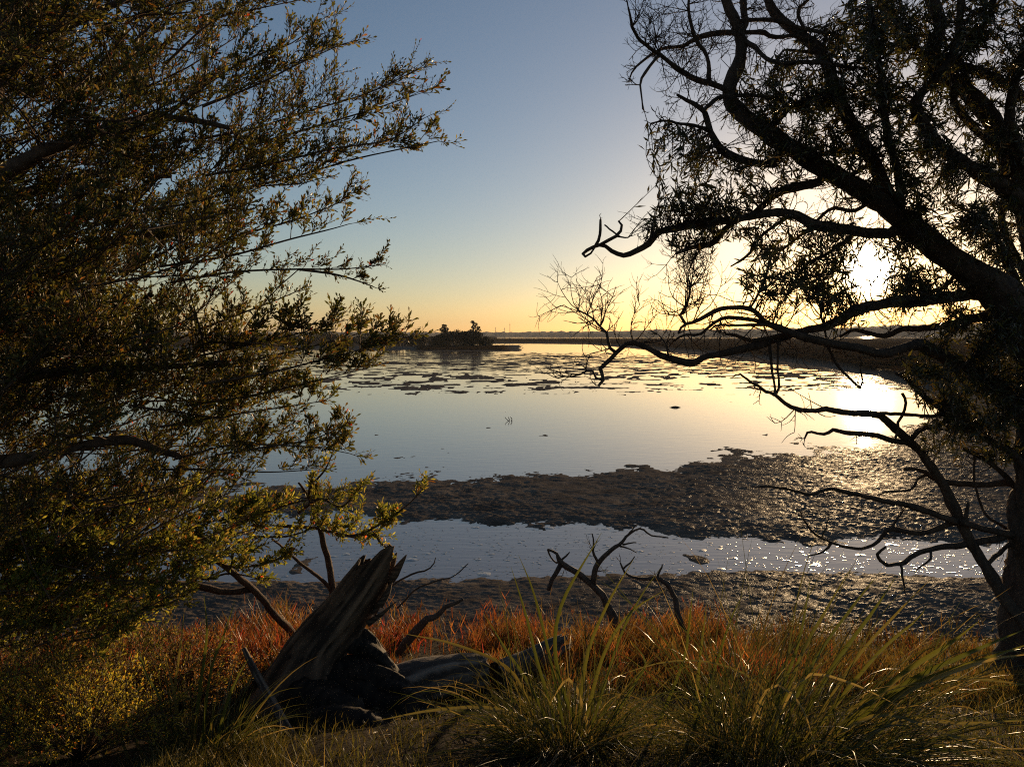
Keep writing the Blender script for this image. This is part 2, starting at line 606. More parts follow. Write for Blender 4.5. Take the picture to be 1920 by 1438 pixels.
NEAR_EDGE = [(-200, 1085), (300, 1088), (600, 1096), (750, 1090), (900, 1084), (1100, 1082), (1300, 1074), (1500, 1074), (1700, 1076), (1900, 1088), (2300, 1100)]
BAR_NEAR = [(-200, 948), (400, 955), (620, 966), (760, 976), (900, 981), (1100, 988), (1200, 992), (1300, 1000), (1450, 1012), (1600, 1014), (1900, 1016), (2300, 1016)]
BAR_FAR = [(-200, 930), (400, 922), (620, 914), (700, 908), (800, 900), (900, 898), (960, 902), (1050, 890), (1150, 880), (1250, 874), (1350, 866), (1450, 858), (1550, 850), (1620, 846), (1660, 830), (1700, 806), (1750, 784), (1800, 766), (1900, 735), (2300, 700)]
SHORE = [(-400, 657), (600, 657), (745, 658), (800, 651), (910, 645), (1000, 644), (1100, 645), (1200, 655), (1300, 665), (1400, 677), (1480, 687), (1560, 698), (1650, 712), (1700, 728), (1760, 768), (1900, 800), (2300, 900)]
VEG = [(-400, 652), (600, 648), (745, 648), (800, 645), (910, 643), (1000, 643.5), (1100, 644.5), (1200, 651), (1300, 659), (1400, 668), (1480, 677), (1560, 688), (1650, 704), (1720, 722), (1800, 730), (1900, 735), (2300, 740)]


def ground_height(X, Y):
    px, py = plane_px(X, Y)
    big = fbm(X * 1.3, Y * 0.8, 5, 3, 0.6)
    nm = (py - lerp(px, NEAR_EDGE)) / 14
    b1 = (lerp(px, BAR_NEAR) - py) / 24
    b2 = (py - lerp(px, BAR_FAR)) / 22
    bar = np.minimum(b1, b2 * np.where(b2 < 0, 0.42, 1))
    sh = (lerp(px, SHORE) - py) / 5
    m = np.clip(np.maximum(np.maximum(nm, bar), sh), -1, 1)
    # low shoals scattered across the middle of the lagoon
    zone = sstep(655, 668, py) * (1 - sstep(722, 750, py))
    shn = fbm(X * 0.95 + 3, Y * 1.25, 4, 21, 0.62) + 0.22 * fbm(X * 0.16, Y * 0.10, 2, 23) + 0.02 - 0.16 * sstep(690, 748, py)
    m2 = np.where(zone > 0.01, np.clip(shn * 6, -1, 1) * zone - (1 - zone), -1)
    m = np.maximum(m, m2 * 0.6)
    # sand spit before the island
    spit = np.minimum(np.minimum((px - 770) / 20, (975 - px) / 40), np.minimum((py - 647) / 3, (659 - py) / 2.5))
    m = np.maximum(m, np.clip(spit, -1, 1))
    bed = np.interp(m, [-1, -0.7, -0.4, -0.1, 0.2, 0.6, 1], [-0.07, -0.026, -0.013, -0.003, 0.008, 0.016, 0.022])
    flec = fbm(X * 4.6, Y * 3.2, 3, 43, 0.6)
    near = 1 / (1 + (Y / 45.0) ** 2)
    clod = np.abs(fbm(X * 5.5, Y * 7.5, 4, 31, 0.62))
    fine = fbm(X * 20, Y * 29, 3, 41, 0.75)
    f1, f2 = voro(X * 3.2 + 0.4 * vnoise(X * 3, Y * 3, 8), Y * 3.2 + 0.4 * vnoise(X * 3, Y * 3, 9), 51)
    crack = sstep(0.0, 0.09, f2)
    c1 = np.clip(nm, 0, 1)
    h = bed + (0.034 * big + 0.016 * flec) * sstep(-1.02, -0.6, m) * (0.25 + 0.75 * near) * (1 - 0.5 * sstep(0.2, 0.9, m))
    land = sstep(-0.8, 0.3, m)
    rough = 0.45 + 0.75 * sstep(-0.5, 0.5, fbm(X * 0.8, Y * 0.6, 3, 37))
    h = h + land * near * rough * (0.85 - 0.35 * c1) * (0.012 * (clod - 0.12) + 0.024 * fine + 0.010 * np.abs(fbm(X * 9, Y * 14, 2, 47))) - c1 * (1 - crack) * 0.018 * sstep(-0.1, 0.3, fbm(X * 0.7, Y * 0.7, 2, 39))
    h = np.where(zone * (m2 > m - 1e-6) > 0.5, np.minimum(h, 0.03), h)
    vg = sstep(-1.5, 2.5, lerp(px, VEG) - py)
    back = sstep(634.5, 636.5, py) + (px < 930) * (1 - sstep(634.5, 636.5, py))
    vg = vg * back
    h = np.where(py < 637, np.where(px < 930, h, -0.05 * (1 - sstep(634.5, 636.5, py)) + h * sstep(634.5, 636.5, py)), h)
    h = h + vg * (0.38 + 0.22 * fbm(X * 0.5, Y * 0.35, 4, 61) + 0.10 * fbm(X * 3, Y * 3, 2, 63))
    h = h + sstep(0.4, 1.0, np.clip(spit, -1, 1)) * 0.3
    vg = np.maximum(vg, sstep(0.2, 0.8, spit))
    return h, vg


rows = np.concatenate([np.linspace(1262, 1195, 34), np.linspace(1194, 845, 330), np.linspace(843, 700, 84), np.linspace(699, 640, 130), np.linspace(639.6, 629.6, 26)])
yr = np.array([plane_Y(p) for p in rows])
us = np.linspace(-0.78, 0.78, 620)
YY = np.repeat(yr[:, None], len(us), 1)
XX = YY * us[None, :]
HH, VG = ground_height(XX, YY)
g = Geo()
nr, nc = YY.shape
ii = np.arange(nr - 1)[:, None] * nc; jj = np.arange(nc - 1)[None, :]
g.add(np.stack([XX, YY, HH], -1).reshape(-1, 3), np.stack([ii + jj, ii + jj + 1, ii + nc + jj + 1, ii + nc + jj], -1).reshape(-1, 4))
tag(g.build('mud_flat', M_mud, attrs={'veg': VG}), 'dark wet mud flat and brown marsh around the lagoon', kind='structure')

g = Geo()
g.add([(-2800, -30, 0), (2800, -30, 0), (2800, 2850, 0), (-2800, 2850, 0)], [(0, 1, 2, 3)])
tag(g.build('lagoon_water', M_water, smooth=False), 'still shallow lagoon water reflecting the sunset sky', kind='structure')


def bank_z(X, Y):
    X = np.asarray(X, float); Y = np.asarray(Y, float)
    base = np.interp(Y, [-12, 1.5, 2.6, 4.0, 5.5, 6.2, 6.6, 7.2, 8.5], [1.3, 1.12, 1.0, 0.66, 0.24, 0.07, -0.03, -0.12, -0.3])
    return base + 0.05 * fbm(X * 1.1, Y * 1.1, 4, 71) + 0.02 * fbm(X * 6, Y * 6, 2, 75)


gx, gy = np.meshgrid(np.linspace(-9, 9, 180), np.linspace(-12, 8.4, 180))
g = Geo()
ii = np.arange(179)[:, None] * 180; jj = np.arange(179)[None, :]
g.add(np.stack([gx, gy, bank_z(gx, gy)], -1).reshape(-1, 3), np.stack([ii + jj, ii + jj + 1, ii + 181 + jj, ii + 180 + jj], -1).reshape(-1, 4))
tag(g.build('bank', M_soil), 'dark earth bank in the foreground', kind='structure')

# distant hills: a low wooded ridge with an uneven tree line, and a nearer lower one
def ridge(name, dist, depth, hfun, seed, az0, az1, n=700, m=8):
    g = Geo()
    az = np.radians(np.linspace(az0, az1, n))
    hh = hfun(np.degrees(az))
    v = []
    prof = np.array([0, 0.55, 0.85, 1.0, 0.97, 0.8, 0.4, 0])
    for k in range(m):
        r = dist + depth * k / (m - 1)
        jit = 1 + 0.10 * vnoise(np.degrees(az) * 14 + k * 9, np.full(n, k * 3.1), seed + k)
        z = hh * prof[k] * jit - 0.3
        v.append(np.stack([np.sin(az) * r, np.cos(az) * r, z], -1))
    v = np.array(v)
    i = np.arange(m - 1)[:, None] * n; j = np.arange(n - 1)[None, :]
    g.add(v.reshape(-1, 3), np.stack([i + j, i + j + 1, i + n + j + 1, i + n + j], -1).reshape(-1, 4))
    return g.build(name, M_hill)


def far_h(a):
    base = lerp(a, [(-60, 9), (-20, 9), (-4, 8.5), (0, 9.5), (3, 11), (6, 12), (10, 14), (16, 16), (22, 19), (26, 24), (30, 28), (36, 30), (60, 30)])
    tree = np.abs(fbm(a * 3.1, a * 0 + 1.7, 4, 81, 0.6))
    return base * (0.86 + 0.12 * fbm(a * 0.5, a * 0 + 7, 2, 82)) + 4.0 * tree


o = ridge('distant_hills', 1500, 500, far_h, 83, -62, 62)
tag(o, 'low wooded hills along the horizon', kind='structure')

# ------------------------------------------------------------------ far shore: bushes, two trees, masts
def leaf_clump(g, rng, c, rad, n, size, cols):
    """small leaf-sized faces through an ellipsoid, thicker towards its skin"""
    d = unit(rng.normal(size=(n, 3)))
    r = rng.uniform(0.25, 1.0, (n, 1)) ** 0.5
    p = np.asarray(c) + d * r * np.asarray(rad)
    a = unit(rng.normal(size=(n, 3))) * size * rng.uniform(0.6, 1.3, (n, 1))
    b = unit(np.cross(a, rng.normal(size=(n, 3)))) * size * rng.uniform(0.4, 0.9, (n, 1))
    v = np.stack([p - a - b, p + a - b * 0.4, p + a * 0.5 + b, p - a * 0.8 + b * 0.7], 1).reshape(-1, 3)
    q = np.arange(n * 4).reshape(-1, 4)
    g.add(v, q, None, np.repeat(pick_cols(rng, n, cols), 4, 0))


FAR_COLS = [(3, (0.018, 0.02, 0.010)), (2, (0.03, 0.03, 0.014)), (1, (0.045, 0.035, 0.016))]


def far_bush(name, label, cat, x, ybase, D, w_px, h_px, seed, lumps=14, n=260, tall=(), group=None, zb=0.3):
    rng = np.random.default_rng(seed)
    s = D / F
    base = P(x, ybase, D)
    base[2] = zb
    t = thing(name, label, cat, base, group)
    W, Hh = w_px * s, h_px * s
    g = Geo()
    for k in range(lumps):
        u = rng.uniform(-0.5, 0.5)
        prof = math.sqrt(max(0.05, 1 - (2 * u) ** 2))
        r = Hh * rng.uniform(0.22, 0.36)
        top = Hh * prof * rng.uniform(0.72, 1.05)
        for z in np.arange(r * 0.5, max(top - r, r * 0.6), r * 0.9):
            leaf_clump(g, rng, base + np.array([u * W, rng.uniform(-0.3, 0.3) * W, z]), (r * 1.5, r * 1.5, r), n // 3, 0.05 * Hh, FAR_COLS)
        leaf_clump(g, rng, base + np.array([u * W, rng.uniform(-0.3, 0.3) * W, max(top - r * 0.6, r * 0.5)]), (r * 1.4, r * 1.4, r * 0.8), n, 0.045 * Hh, FAR_COLS)
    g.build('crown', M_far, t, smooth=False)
    g = Geo()
    for k in range(5):
        u = rng.uniform(-0.35, 0.35) * W
        a = base + np.array([u * 0.4, rng.uniform(-0.1, 0.1) * W, -0.4])
        b = base + np.array([u, rng.uniform(-0.1, 0.1) * W, Hh * 0.55])
        tube(g, resample([a, (a + b) / 2 + rng.normal(size=3) * 0.08 * Hh, b], 6), np.linspace(0.05, 0.02, 6) * Hh, 5)
    g.build('trunk', M_bark, t)
    return t


def far_tree(label, x, ybase, D, h_px, clumps, seed, zb=0.4):
    """a slim open tree: trunk, limbs and separate leaf clumps"""
    rng = np.random.default_rng(seed)
    s = D / F
    base = P(x, ybase, D); base[2] = zb
    t = thing('far_tree', label, 'tree', base)
    gt, gc = Geo(), Geo()
    top = base + np.array([clumps[-1][0] * s, 0, clumps[-1][1] * s])
    mid = (base + top) / 2 + np.array([0.15, 0, 0])
    tp = resample([base - [0, 0, 0.5], mid, top], 9)
    tube(gt, tp, np.linspace(0.16, 0.05, 9), 6)
    for (dx, dz, rx, rz, n) in clumps:
        c = base + np.array([dx * s, rng.uniform(-0.5, 0.5), dz * s])
        a = tp[max(0, np.argmin(np.abs(tp[:, 2] - c[2])) - 2)]
        tube(gt, resample([a, (a + c) / 2 + [0, 0, 0.1], c], 5), np.linspace(0.07, 0.03, 5), 5)
        leaf_clump(gc, rng, c, (rx * s, rx * s, rz * s), n, 0.13, FAR_COLS)
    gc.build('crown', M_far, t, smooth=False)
    gt.build('trunk', M_bark, t)


DI = 165.0
far_bush('shore_bush', 'broad dark rounded bush at the end of the far spit, under two taller trees', 'bush', 862, 641, DI, 104, 30, 101, 26, 240)
far_tree('taller far tree with separate leaf clumps, right one above the dark bush', 888, 641, DI + 3, 44,
         [(-4, 26, 4, 4, 120), (8, 27, 7, 4, 160), (0, 33, 5, 4, 130), (9, 33, 4, 3, 90), (3, 38, 5, 3.5, 120), (-2, 43, 4, 2.5, 90)], 102)
far_tree('smaller round-headed far tree, left one above the dark bush', 833, 641, DI + 4, 38,
         [(-3, 28, 6, 5, 200), (4, 29, 5, 4, 160), (0, 35, 5, 4, 180)], 103)
for k, (x, D, w, h, lab) in enumerate([
        (800, 172, 60, 22, 'low dark bush just left of the broad rounded bush on the spit'),
        (752, 178, 70, 24, 'dark far bush standing behind the tips of the leafy bough'),
        (690, 182, 80, 21, 'dark far bush half hidden behind the leafy tree, left of the spit'),
        (612, 186, 90, 24, 'far bush on the left shore seen through thin leaves'),
        (520, 190, 110, 22, 'far bush seen through the gap in the left tree'),
        (410, 196, 120, 20, 'far shore bush showing behind the middle of the left tree'),
        (290, 200, 130, 22, 'far shore bush behind the dense part of the left tree'),
        (160, 204, 140, 20, 'leftmost far shore bush, deep behind the left tree')]):
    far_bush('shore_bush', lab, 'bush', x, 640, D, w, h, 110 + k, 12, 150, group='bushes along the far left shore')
far_bush('shore_bush', 'bare pale-twigged small shrub at the right end of the far spit', 'bush', 908, 641, DI - 4, 14, 20, 131, 4, 60)

for k, (x, h, lab) in enumerate([(929, 11, 'thin far mast, leftmost of three on the horizon'), (946, 10, 'thin far mast, middle one of three on the horizon'),
                                 (956, 19, 'tallest thin mast, rightmost of three on the horizon')]):
    D = 1490.0
    b = P(x, 622, D); b[2] = 2.0
    t = thing('mast', lab, 'mast', b, 'masts on the horizon')
    g = Geo(); hh = h * D / F + 4
    tube(g, np.array([b, b + [0, 0, hh * 0.5], b + [0, 0, hh]]), [0.45, 0.38, 0.3], 6)
    g.build('pole', M_steel, t)
    g = Geo()
    tube(g, np.array([b + [-1.2, 0, hh * 0.86], b + [0, 0.1, hh * 0.86], b + [1.2, 0, hh * 0.86]]), [0.25] * 3, 5)
    g.build('crossarm', M_steel, t)

# ------------------------------------------------------------------ branching helpers
def trace(pts, n=None):
    """pixel polyline with depth and width (x, y, depth, width px) -> resampled points and radii in metres"""
    a = np.array([np.append(P(x, y, D), 0.5 * w * D / F) for (x, y, D, w) in pts])
    if n is None:
        ln = np.sum(np.linalg.norm(np.diff(a[:, :3], axis=0), axis=1))
        n = int(np.clip(ln / 0.035, 6, 90))
    r = resample(a, n)
    return r[:, :3], np.maximum(r[:, 3], 0.0012)


def grow(rng, out, p, d, ln, r, level, curl=0.35, up=0.12, kids=(3, 5), shrink=0.6, npt=5):
    """a curly bare twig with side twigs; polylines go to out as (points, radii)"""
    pts = [p]
    bend = rng.normal(size=3) * curl
    q, dd = p.copy(), d / np.linalg.norm(d)
    for k in range(npt - 1):
        dd = dd + bend * 0.45 + rng.normal(size=3) * curl * 0.35 + np.array([0, 0, up])
        dd /= np.linalg.norm(dd)
        q = q + dd * ln / (npt - 1)
        pts.append(q)
    pts = np.array(pts)
    out.append((pts, np.linspace(r, r * 0.5, npt)))
    if level > 0:
        for k in range(rng.integers(kids[0], kids[1] + 1)):
            i = rng.integers(1, npt)
            t = pts[i] - pts[i - 1]; t /= np.linalg.norm(t)
            s = unit(np.cross(t, rng.normal(size=3)))
            nd = t * 0.65 + s * rng.uniform(0.5, 1.0)
            grow(rng, out, pts[i], nd, ln * shrink * rng.uniform(0.7, 1.2), r * 0.62, level - 1, curl, up, kids, shrink, npt)
    return pts


def twigs_geo(out, sides=4):
    g = Geo()
    by = {}
    for p, r in out:
        by.setdefault(len(p), []).append((p, r))
    for n, lst in by.items():
        batch_tubes(g, np.array([x[0] for x in lst]), np.array([x[1] for x in lst]), sides)
    return g


# ------------------------------------------------------------------ the leaning tree on the right
def depth_fn(x, y):
    """how far the limbs of the right tree stand; they spread towards and away from the eye"""
    return 4.55 - 0.00055 * (1900 - x) + 0.28 * math.sin(x * 0.006 + y * 0.004)


RT_BASE = P(1945, 1292, 4.5)
rt = thing('leaning_tree', 'large dark leaning tree on the right with twisting limbs in front of the sun', 'tree', RT_BASE)
RT = {}
g = Geo()
tr_px = [(1952, 1420, 4.5, 240), (1950, 1345, 4.5, 190), (1948, 1290, 4.5, 150), (1945, 1220, 4.5, 128), (1948, 1100, 4.52, 118), (1955, 980, 4.54, 112), (1965, 850, 4.56, 108), (1968, 760, 4.58, 96),
         (1957, 680, 4.6, 86), (1928, 610, 4.6, 76), (1882, 558, 4.58, 66), (1830, 515, 4.52, 54), (1775, 478, 4.45, 47), (1697, 417, 4.38, 44)]
tp, trr = trace(tr_px, 90)
tube(g, tp, trr, 40, 0.26, 3)
g.build('trunk', M_bark, rt)
LIMBS = [  # (points x,y, width px at start, at end, depth offset at start, at end)
    ([(1720, 436), (1697, 417), (1647, 377), (1580, 337), (1530, 307), (1480, 273), (1430, 243), (1390, 213), (1370, 187), (1370, 160), (1387, 117), (1390, 83), (1380, 43), (1360, 0), (1350, -60)], 43, 18, 0.0, 0.0),
    ([(1390, 70), (1397, 40), (1390, 0), (1396, -50)], 15, 10, 0, 0.1),
    ([(1690, 410), (1680, 393), (1660, 353), (1640, 307), (1613, 260), (1580, 200), (1547, 113), (1530, 87), (1493, 60), (1460, 33), (1440, 0), (1430, -50)], 32, 16, 0.0, 0.35),
    ([(1692, 415), (1687, 393), (1680, 333), (1663, 267), (1650, 217), (1647, 150), (1640, 80), (1627, 0), (1620, -40)], 18, 9, 0.0, -0.4),
    ([(1960, 480), (1913, 383), (1863, 340), (1813, 310), (1770, 283), (1740, 247), (1717, 207), (1723, 180), (1753, 150), (1790, 100), (1800, 30), (1805, -40)], 33, 11, 0.1, -0.2),
    ([(1958, 640), (1930, 420), (1893, 300), (1873, 250), (1840, 200), (1793, 157), (1757, 133), (1747, 100), (1763, 50), (1747, 0), (1740, -50)], 42, 20, 0.25, 0.5),
    ([(1880, 275), (1847, 263), (1813, 230), (1790, 197), (1787, 160), (1800, 110), (1850, 40), (1870, -20)], 18, 10, 0.3, -0.1),
    ([(1960, 215), (1920, 177), (1847, 143), (1780, 123), (1730, 110), (1690, 60), (1663, 20), (1627, -10)], 22, 11, 0.4, 0.1),
    ([(1960, 300), (1915, 290), (1895, 220), (1915, 120), (1960, 30)], 26, 14, 0.1, -0.3),
    ([(1680, 432), (1663, 437), (1597, 430), (1530, 417), (1480, 397), (1430, 393), (1380, 403), (1307, 411), (1255, 424), (1234, 432), (1213, 456), (1176, 474), (1161, 474), (1135, 458), (1124, 456), (1098, 470), (1094, 479), (1103, 480), (1116, 463)], 22, 4, 0.0, -0.35),
    ([(1124, 456), (1127, 440), (1126, 412)], 7, 4, -0.35, -0.4),
    ([(1135, 458), (1158, 443), (1166, 424), (1160, 415)], 7, 4, -0.35, -0.3),
    ([(1158, 443), (1172, 447), (1186, 442)], 4, 2, -0.35, -0.3),
    ([(1158, 443), (1140, 430), (1134, 422)], 4, 3, -0.35, -0.3),
    ([(1550, 318), (1537, 340), (1480, 353), (1447, 370), (1413, 400), (1370, 420), (1333, 457), (1305, 463), (1281, 469), (1268, 475)], 20, 7, 0.0, 0.35),
    ([(1333, 457), (1310, 470), (1295, 500)], 6, 3, 0.35, 0.3),
    ([(1460, 262), (1447, 303), (1380, 293), (1347, 267), (1330, 233), (1320, 207), (1300, 193), (1280, 185), (1270, 178)], 20, 6, 0.0, -0.3),
    ([(1330, 236), (1300, 230), (1280, 231), (1250, 226), (1220, 232)], 8, 3, -0.25, -0.4),
    ([(1370, 180), (1350, 183), (1330, 200), (1320, 207)], 9, 8, 0, -0.25),
    ([(1370, 180), (1360, 167), (1313, 153), (1280, 137), (1240, 110), (1205, 85), (1185, 55), (1178, 15)], 14, 4, 0, -0.4),
    ([(1240, 110), (1212, 135), (1200, 160), (1205, 205)], 6, 3, -0.3, -0.35),
    ([(1323, 155), (1323, 110), (1300, 70), (1290, 20), (1295, -30)], 9, 5, -0.1, -0.2),
    ([(1385, 60), (1370, 60), (1323, 67), (1300, 77), (1280, 90), (1230, 100), (1190, 128), (1180, 150)], 13, 3, 0, 0.3),
    ([(1387, 35), (1430, 36), (1470, 45), (1530, 60), (1570, 68)], 9, 8, 0, 0.2),
    ([(1385, 65), (1430, 62), (1450, 72), (1490, 68), (1515, 78)], 9, 7, 0, 0.2),
    ([(1395, 70), (1420, 90), (1440, 112), (1470, 118), (1540, 120), (1600, 130)], 10, 7, 0, -0.3),
    ([(1370, 175), (1400, 178), (1440, 183), (1490, 200)], 8, 5, 0, -0.2),
    ([(1520, 80), (1510, 50), (1500, 20), (1520, 0), (1525, -30)], 8, 6, 0.2, 0.3),
    ([(1540, 110), (1500, 100), (1470, 95), (1450, 130)], 7, 3, 0.3, 0.0),
    ([(1580, 333), (1610, 320), (1640, 305)], 10, 10, 0, 0.1),
    ([(1640, 300), (1600, 285), (1540, 290), (1500, 270)], 12, 6, 0.05, -0.2),
    # low sweeping limbs
    ([(1885, 562), (1827, 553), (1759, 563), (1707, 566), (1668, 569), (1629, 577), (1597, 587), (1566, 608), (1530, 621), (1485, 631), (1446, 642), (1420, 655), (1385, 662), (1320, 675), (1296, 688), (1255, 680), (1216, 662), (1184, 649), (1166, 659), (1140, 683), (1124, 696), (1131, 711), (1122, 723)], 25, 6, 0.0, -0.5),
    ([(1166, 659), (1145, 646), (1143, 628), (1129, 612), (1116, 599), (1102, 590), (1085, 582)], 8, 3, -0.5, -0.6),
    ([(1128, 712), (1119, 710), (1109, 693), (1096, 696), (1080, 704), (1062, 706), (1046, 709)], 6, 3, -0.5, -0.4),
    ([(1080, 704), (1060, 698), (1035, 700)], 3, 2, -0.45, -0.4),
    ([(1260, 680), (1252, 655), (1247, 640), (1235, 628)], 5, 2, -0.45, -0.4),
    ([(1905, 590), (1864, 592), (1785, 610), (1733, 617), (1694, 618), (1668, 631), (1642, 629), (1603, 621), (1575, 632)], 20, 5, 0.0, 0.4),
    ([(1965, 830), (1920, 790), (1877, 730), (1838, 702), (1785, 676), (1746, 657), (1720, 647), (1681, 657), (1655, 663), (1603, 652), (1550, 642), (1498, 629), (1460, 615), (1438, 607), (1411, 581), (1380, 577), (1346, 581), (1307, 602), (1281, 610), (1272, 625)], 30, 5, -0.1, -0.55),
    ([(1470, 620), (1424, 602), (1385, 594), (1354, 594), (1333, 607), (1312, 625), (1281, 627), (1262, 640)], 11, 4, -0.4, -0.2),
    ([(1440, 607), (1420, 608), (1380, 612), (1346, 612), (1330, 620)], 8, 3, -0.4, -0.5),
    ([(1490, 630), (1461, 631), (1411, 638), (1380, 628), (1362, 627)], 12, 6, -0.3, -0.2),
    ([(1420, 588), (1411, 581), (1425, 545), (1436, 520), (1440, 505)], 6, 4, -0.45, -0.4),
    ([(1281, 610), (1273, 594), (1286, 573), (1294, 542), (1290, 520)], 7, 3, -0.5, -0.55),
    ([(1532, 540), (1543, 603), (1558, 660), (1582, 699), (1613, 728)], 5, 5, -0.1, -0.3),
    ([(1447, 637), (1450, 689), (1454, 731), (1450, 742)], 6, 5, -0.3, -0.35),
    ([(1458, 637), (1460, 697), (1463, 723), (1455, 740)], 5, 5, -0.3, -0.35),
    ([(1613, 728), (1617, 712), (1611, 695), (1615, 682), (1610, 668)], 4, 2, -0.3, -0.3),
    # second stem and its low bare branches
    ([(1935, 1180), (1900, 1145), (1880, 1119), (1852, 1066), (1821, 1019), (1802, 978), (1774, 919), (1743, 869), (1711, 831), (1680, 806), (1645, 783), (1590, 780), (1550, 772), (1524, 776), (1485, 770), (1454, 746), (1427, 727), (1406, 713), (1388, 701)], 26, 4, -0.1, -0.6),
    ([(1715, 836), (1704, 832), (1681, 830), (1642, 817), (1603, 814), (1558, 804), (1550, 814), (1517, 809), (1509, 822)], 15, 4, -0.4, -0.2),
    ([(1800, 985), (1790, 985), (1743, 963), (1696, 945), (1649, 935), (1602, 924), (1570, 914), (1527, 922), (1477, 911), (1423, 913)], 16, 5, -0.3, -0.7),
    ([(1896, 905), (1837, 910), (1790, 905), (1758, 897), (1727, 883), (1696, 880)], 14, 7, 0.0, -0.2),
    ([(1745, 898), (1721, 906), (1708, 920), (1664, 922), (1645, 928)], 8, 3, -0.2, -0.3),
    ([(1800, 985), (1783, 988), (1727, 1002), (1667, 991), (1649, 1013), (1617, 1027), (1580, 1025), (1533, 1007), (1505, 972)], 13, 4, -0.3, -0.1),
    ([(1667, 997), (1680, 980), (1692, 960)], 7, 4, -0.2, -0.2),
    ([(1561, 1019), (1550, 1032), (1520, 1041)], 6, 3, -0.15, -0.2),
    ([(1533, 1007), (1548, 995), (1552, 975)], 4, 2, -0.1, -0.1),
    ([(1925, 1000), (1896, 1003), (1868, 1007), (1805, 1019), (1755, 1028), (1711, 1044), (1689, 1060), (1658, 1057), (1644, 1041), (1661, 1025)], 17, 5, -0.05, -0.5),
    ([(1692, 1060), (1692, 1085), (1696, 1105)], 6, 3, -0.45, -0.45),
    ([(1755, 1028), (1742, 1050), (1722, 1066)], 6, 3, -0.35, -0.4),
    ([(1920, 1000), (1896, 1000), (1852, 991), (1802, 978)], 16, 13, 0, -0.3),
    ([(1856, 1062), (1865, 1047), (1896, 1016), (1925, 1005)], 9, 9, -0.2, 0.0),
    ([(1811, 985), (1813, 960), (1815, 941)], 8, 5, -0.3, -0.3),
    ([(1940, 930), (1905, 916), (1883, 891), (1852, 866), (1808, 841)], 15, 9, 0, -0.2),
    ([(1827, 855), (1830, 910), (1852, 963), (1887, 991)], 5, 6, -0.2, 0),
    ([(1642, 778), (1694, 775), (1733, 780), (1785, 778)], 8, 8, -0.5, -0.4),
    ([(1707, 832), (1723, 809), (1754, 799), (1785, 785)], 12, 8, -0.4, -0.4),
    ([(1690, 738), (1694, 752), (1688, 775), (1680, 790), (1683, 806), (1678, 822)], 6, 5, -0.5, -0.4),
    ([(1940, 900), (1903, 851), (1838, 812), (1785, 778), (1733, 744), (1694, 707), (1680, 700)], 18, 6, -0.2, -0.5),
    # right-hand limbs inside the leaves
    ([(1890, 600), (1850, 640), (1800, 690), (1740, 700), (1710, 690)], 12, 5, -0.2, -0.6),
    ([(1930, 760), (1880, 790), (1820, 800), (1770, 760)], 12, 5, -0.3, -0.7),
    ([(1920, 560), (1880, 480), (1860, 430), (1820, 400)], 18, 8, 0.0, -0.3),
    ([(1955, 560), (1900, 470), (1880, 400), (1905, 330)], 20, 10, 0.2, 0.4),
    ([(1800, 495), (1770, 540), (1720, 545), (1690, 520)], 10, 5, 0.0, 0.3),
    ([(1640, 372), (1600, 400), (1560, 395), (1520, 430), (1470, 470), (1420, 480)], 10, 4, 0.0, 0.5),
    ([(1597, 430), (1560, 470), (1510, 500), (1480, 550)], 9, 4, 0.0, 0.2),
    ([(1480, 397), (1430, 440), (1400, 480), (1370, 500)], 8, 3, 0.0, 0.3),
    ([(1430, 243), (1460, 220), (1500, 190), (1560, 180)], 12, 6, 0.0, -0.4),
]
NODES, NPX, NR = [], [], []
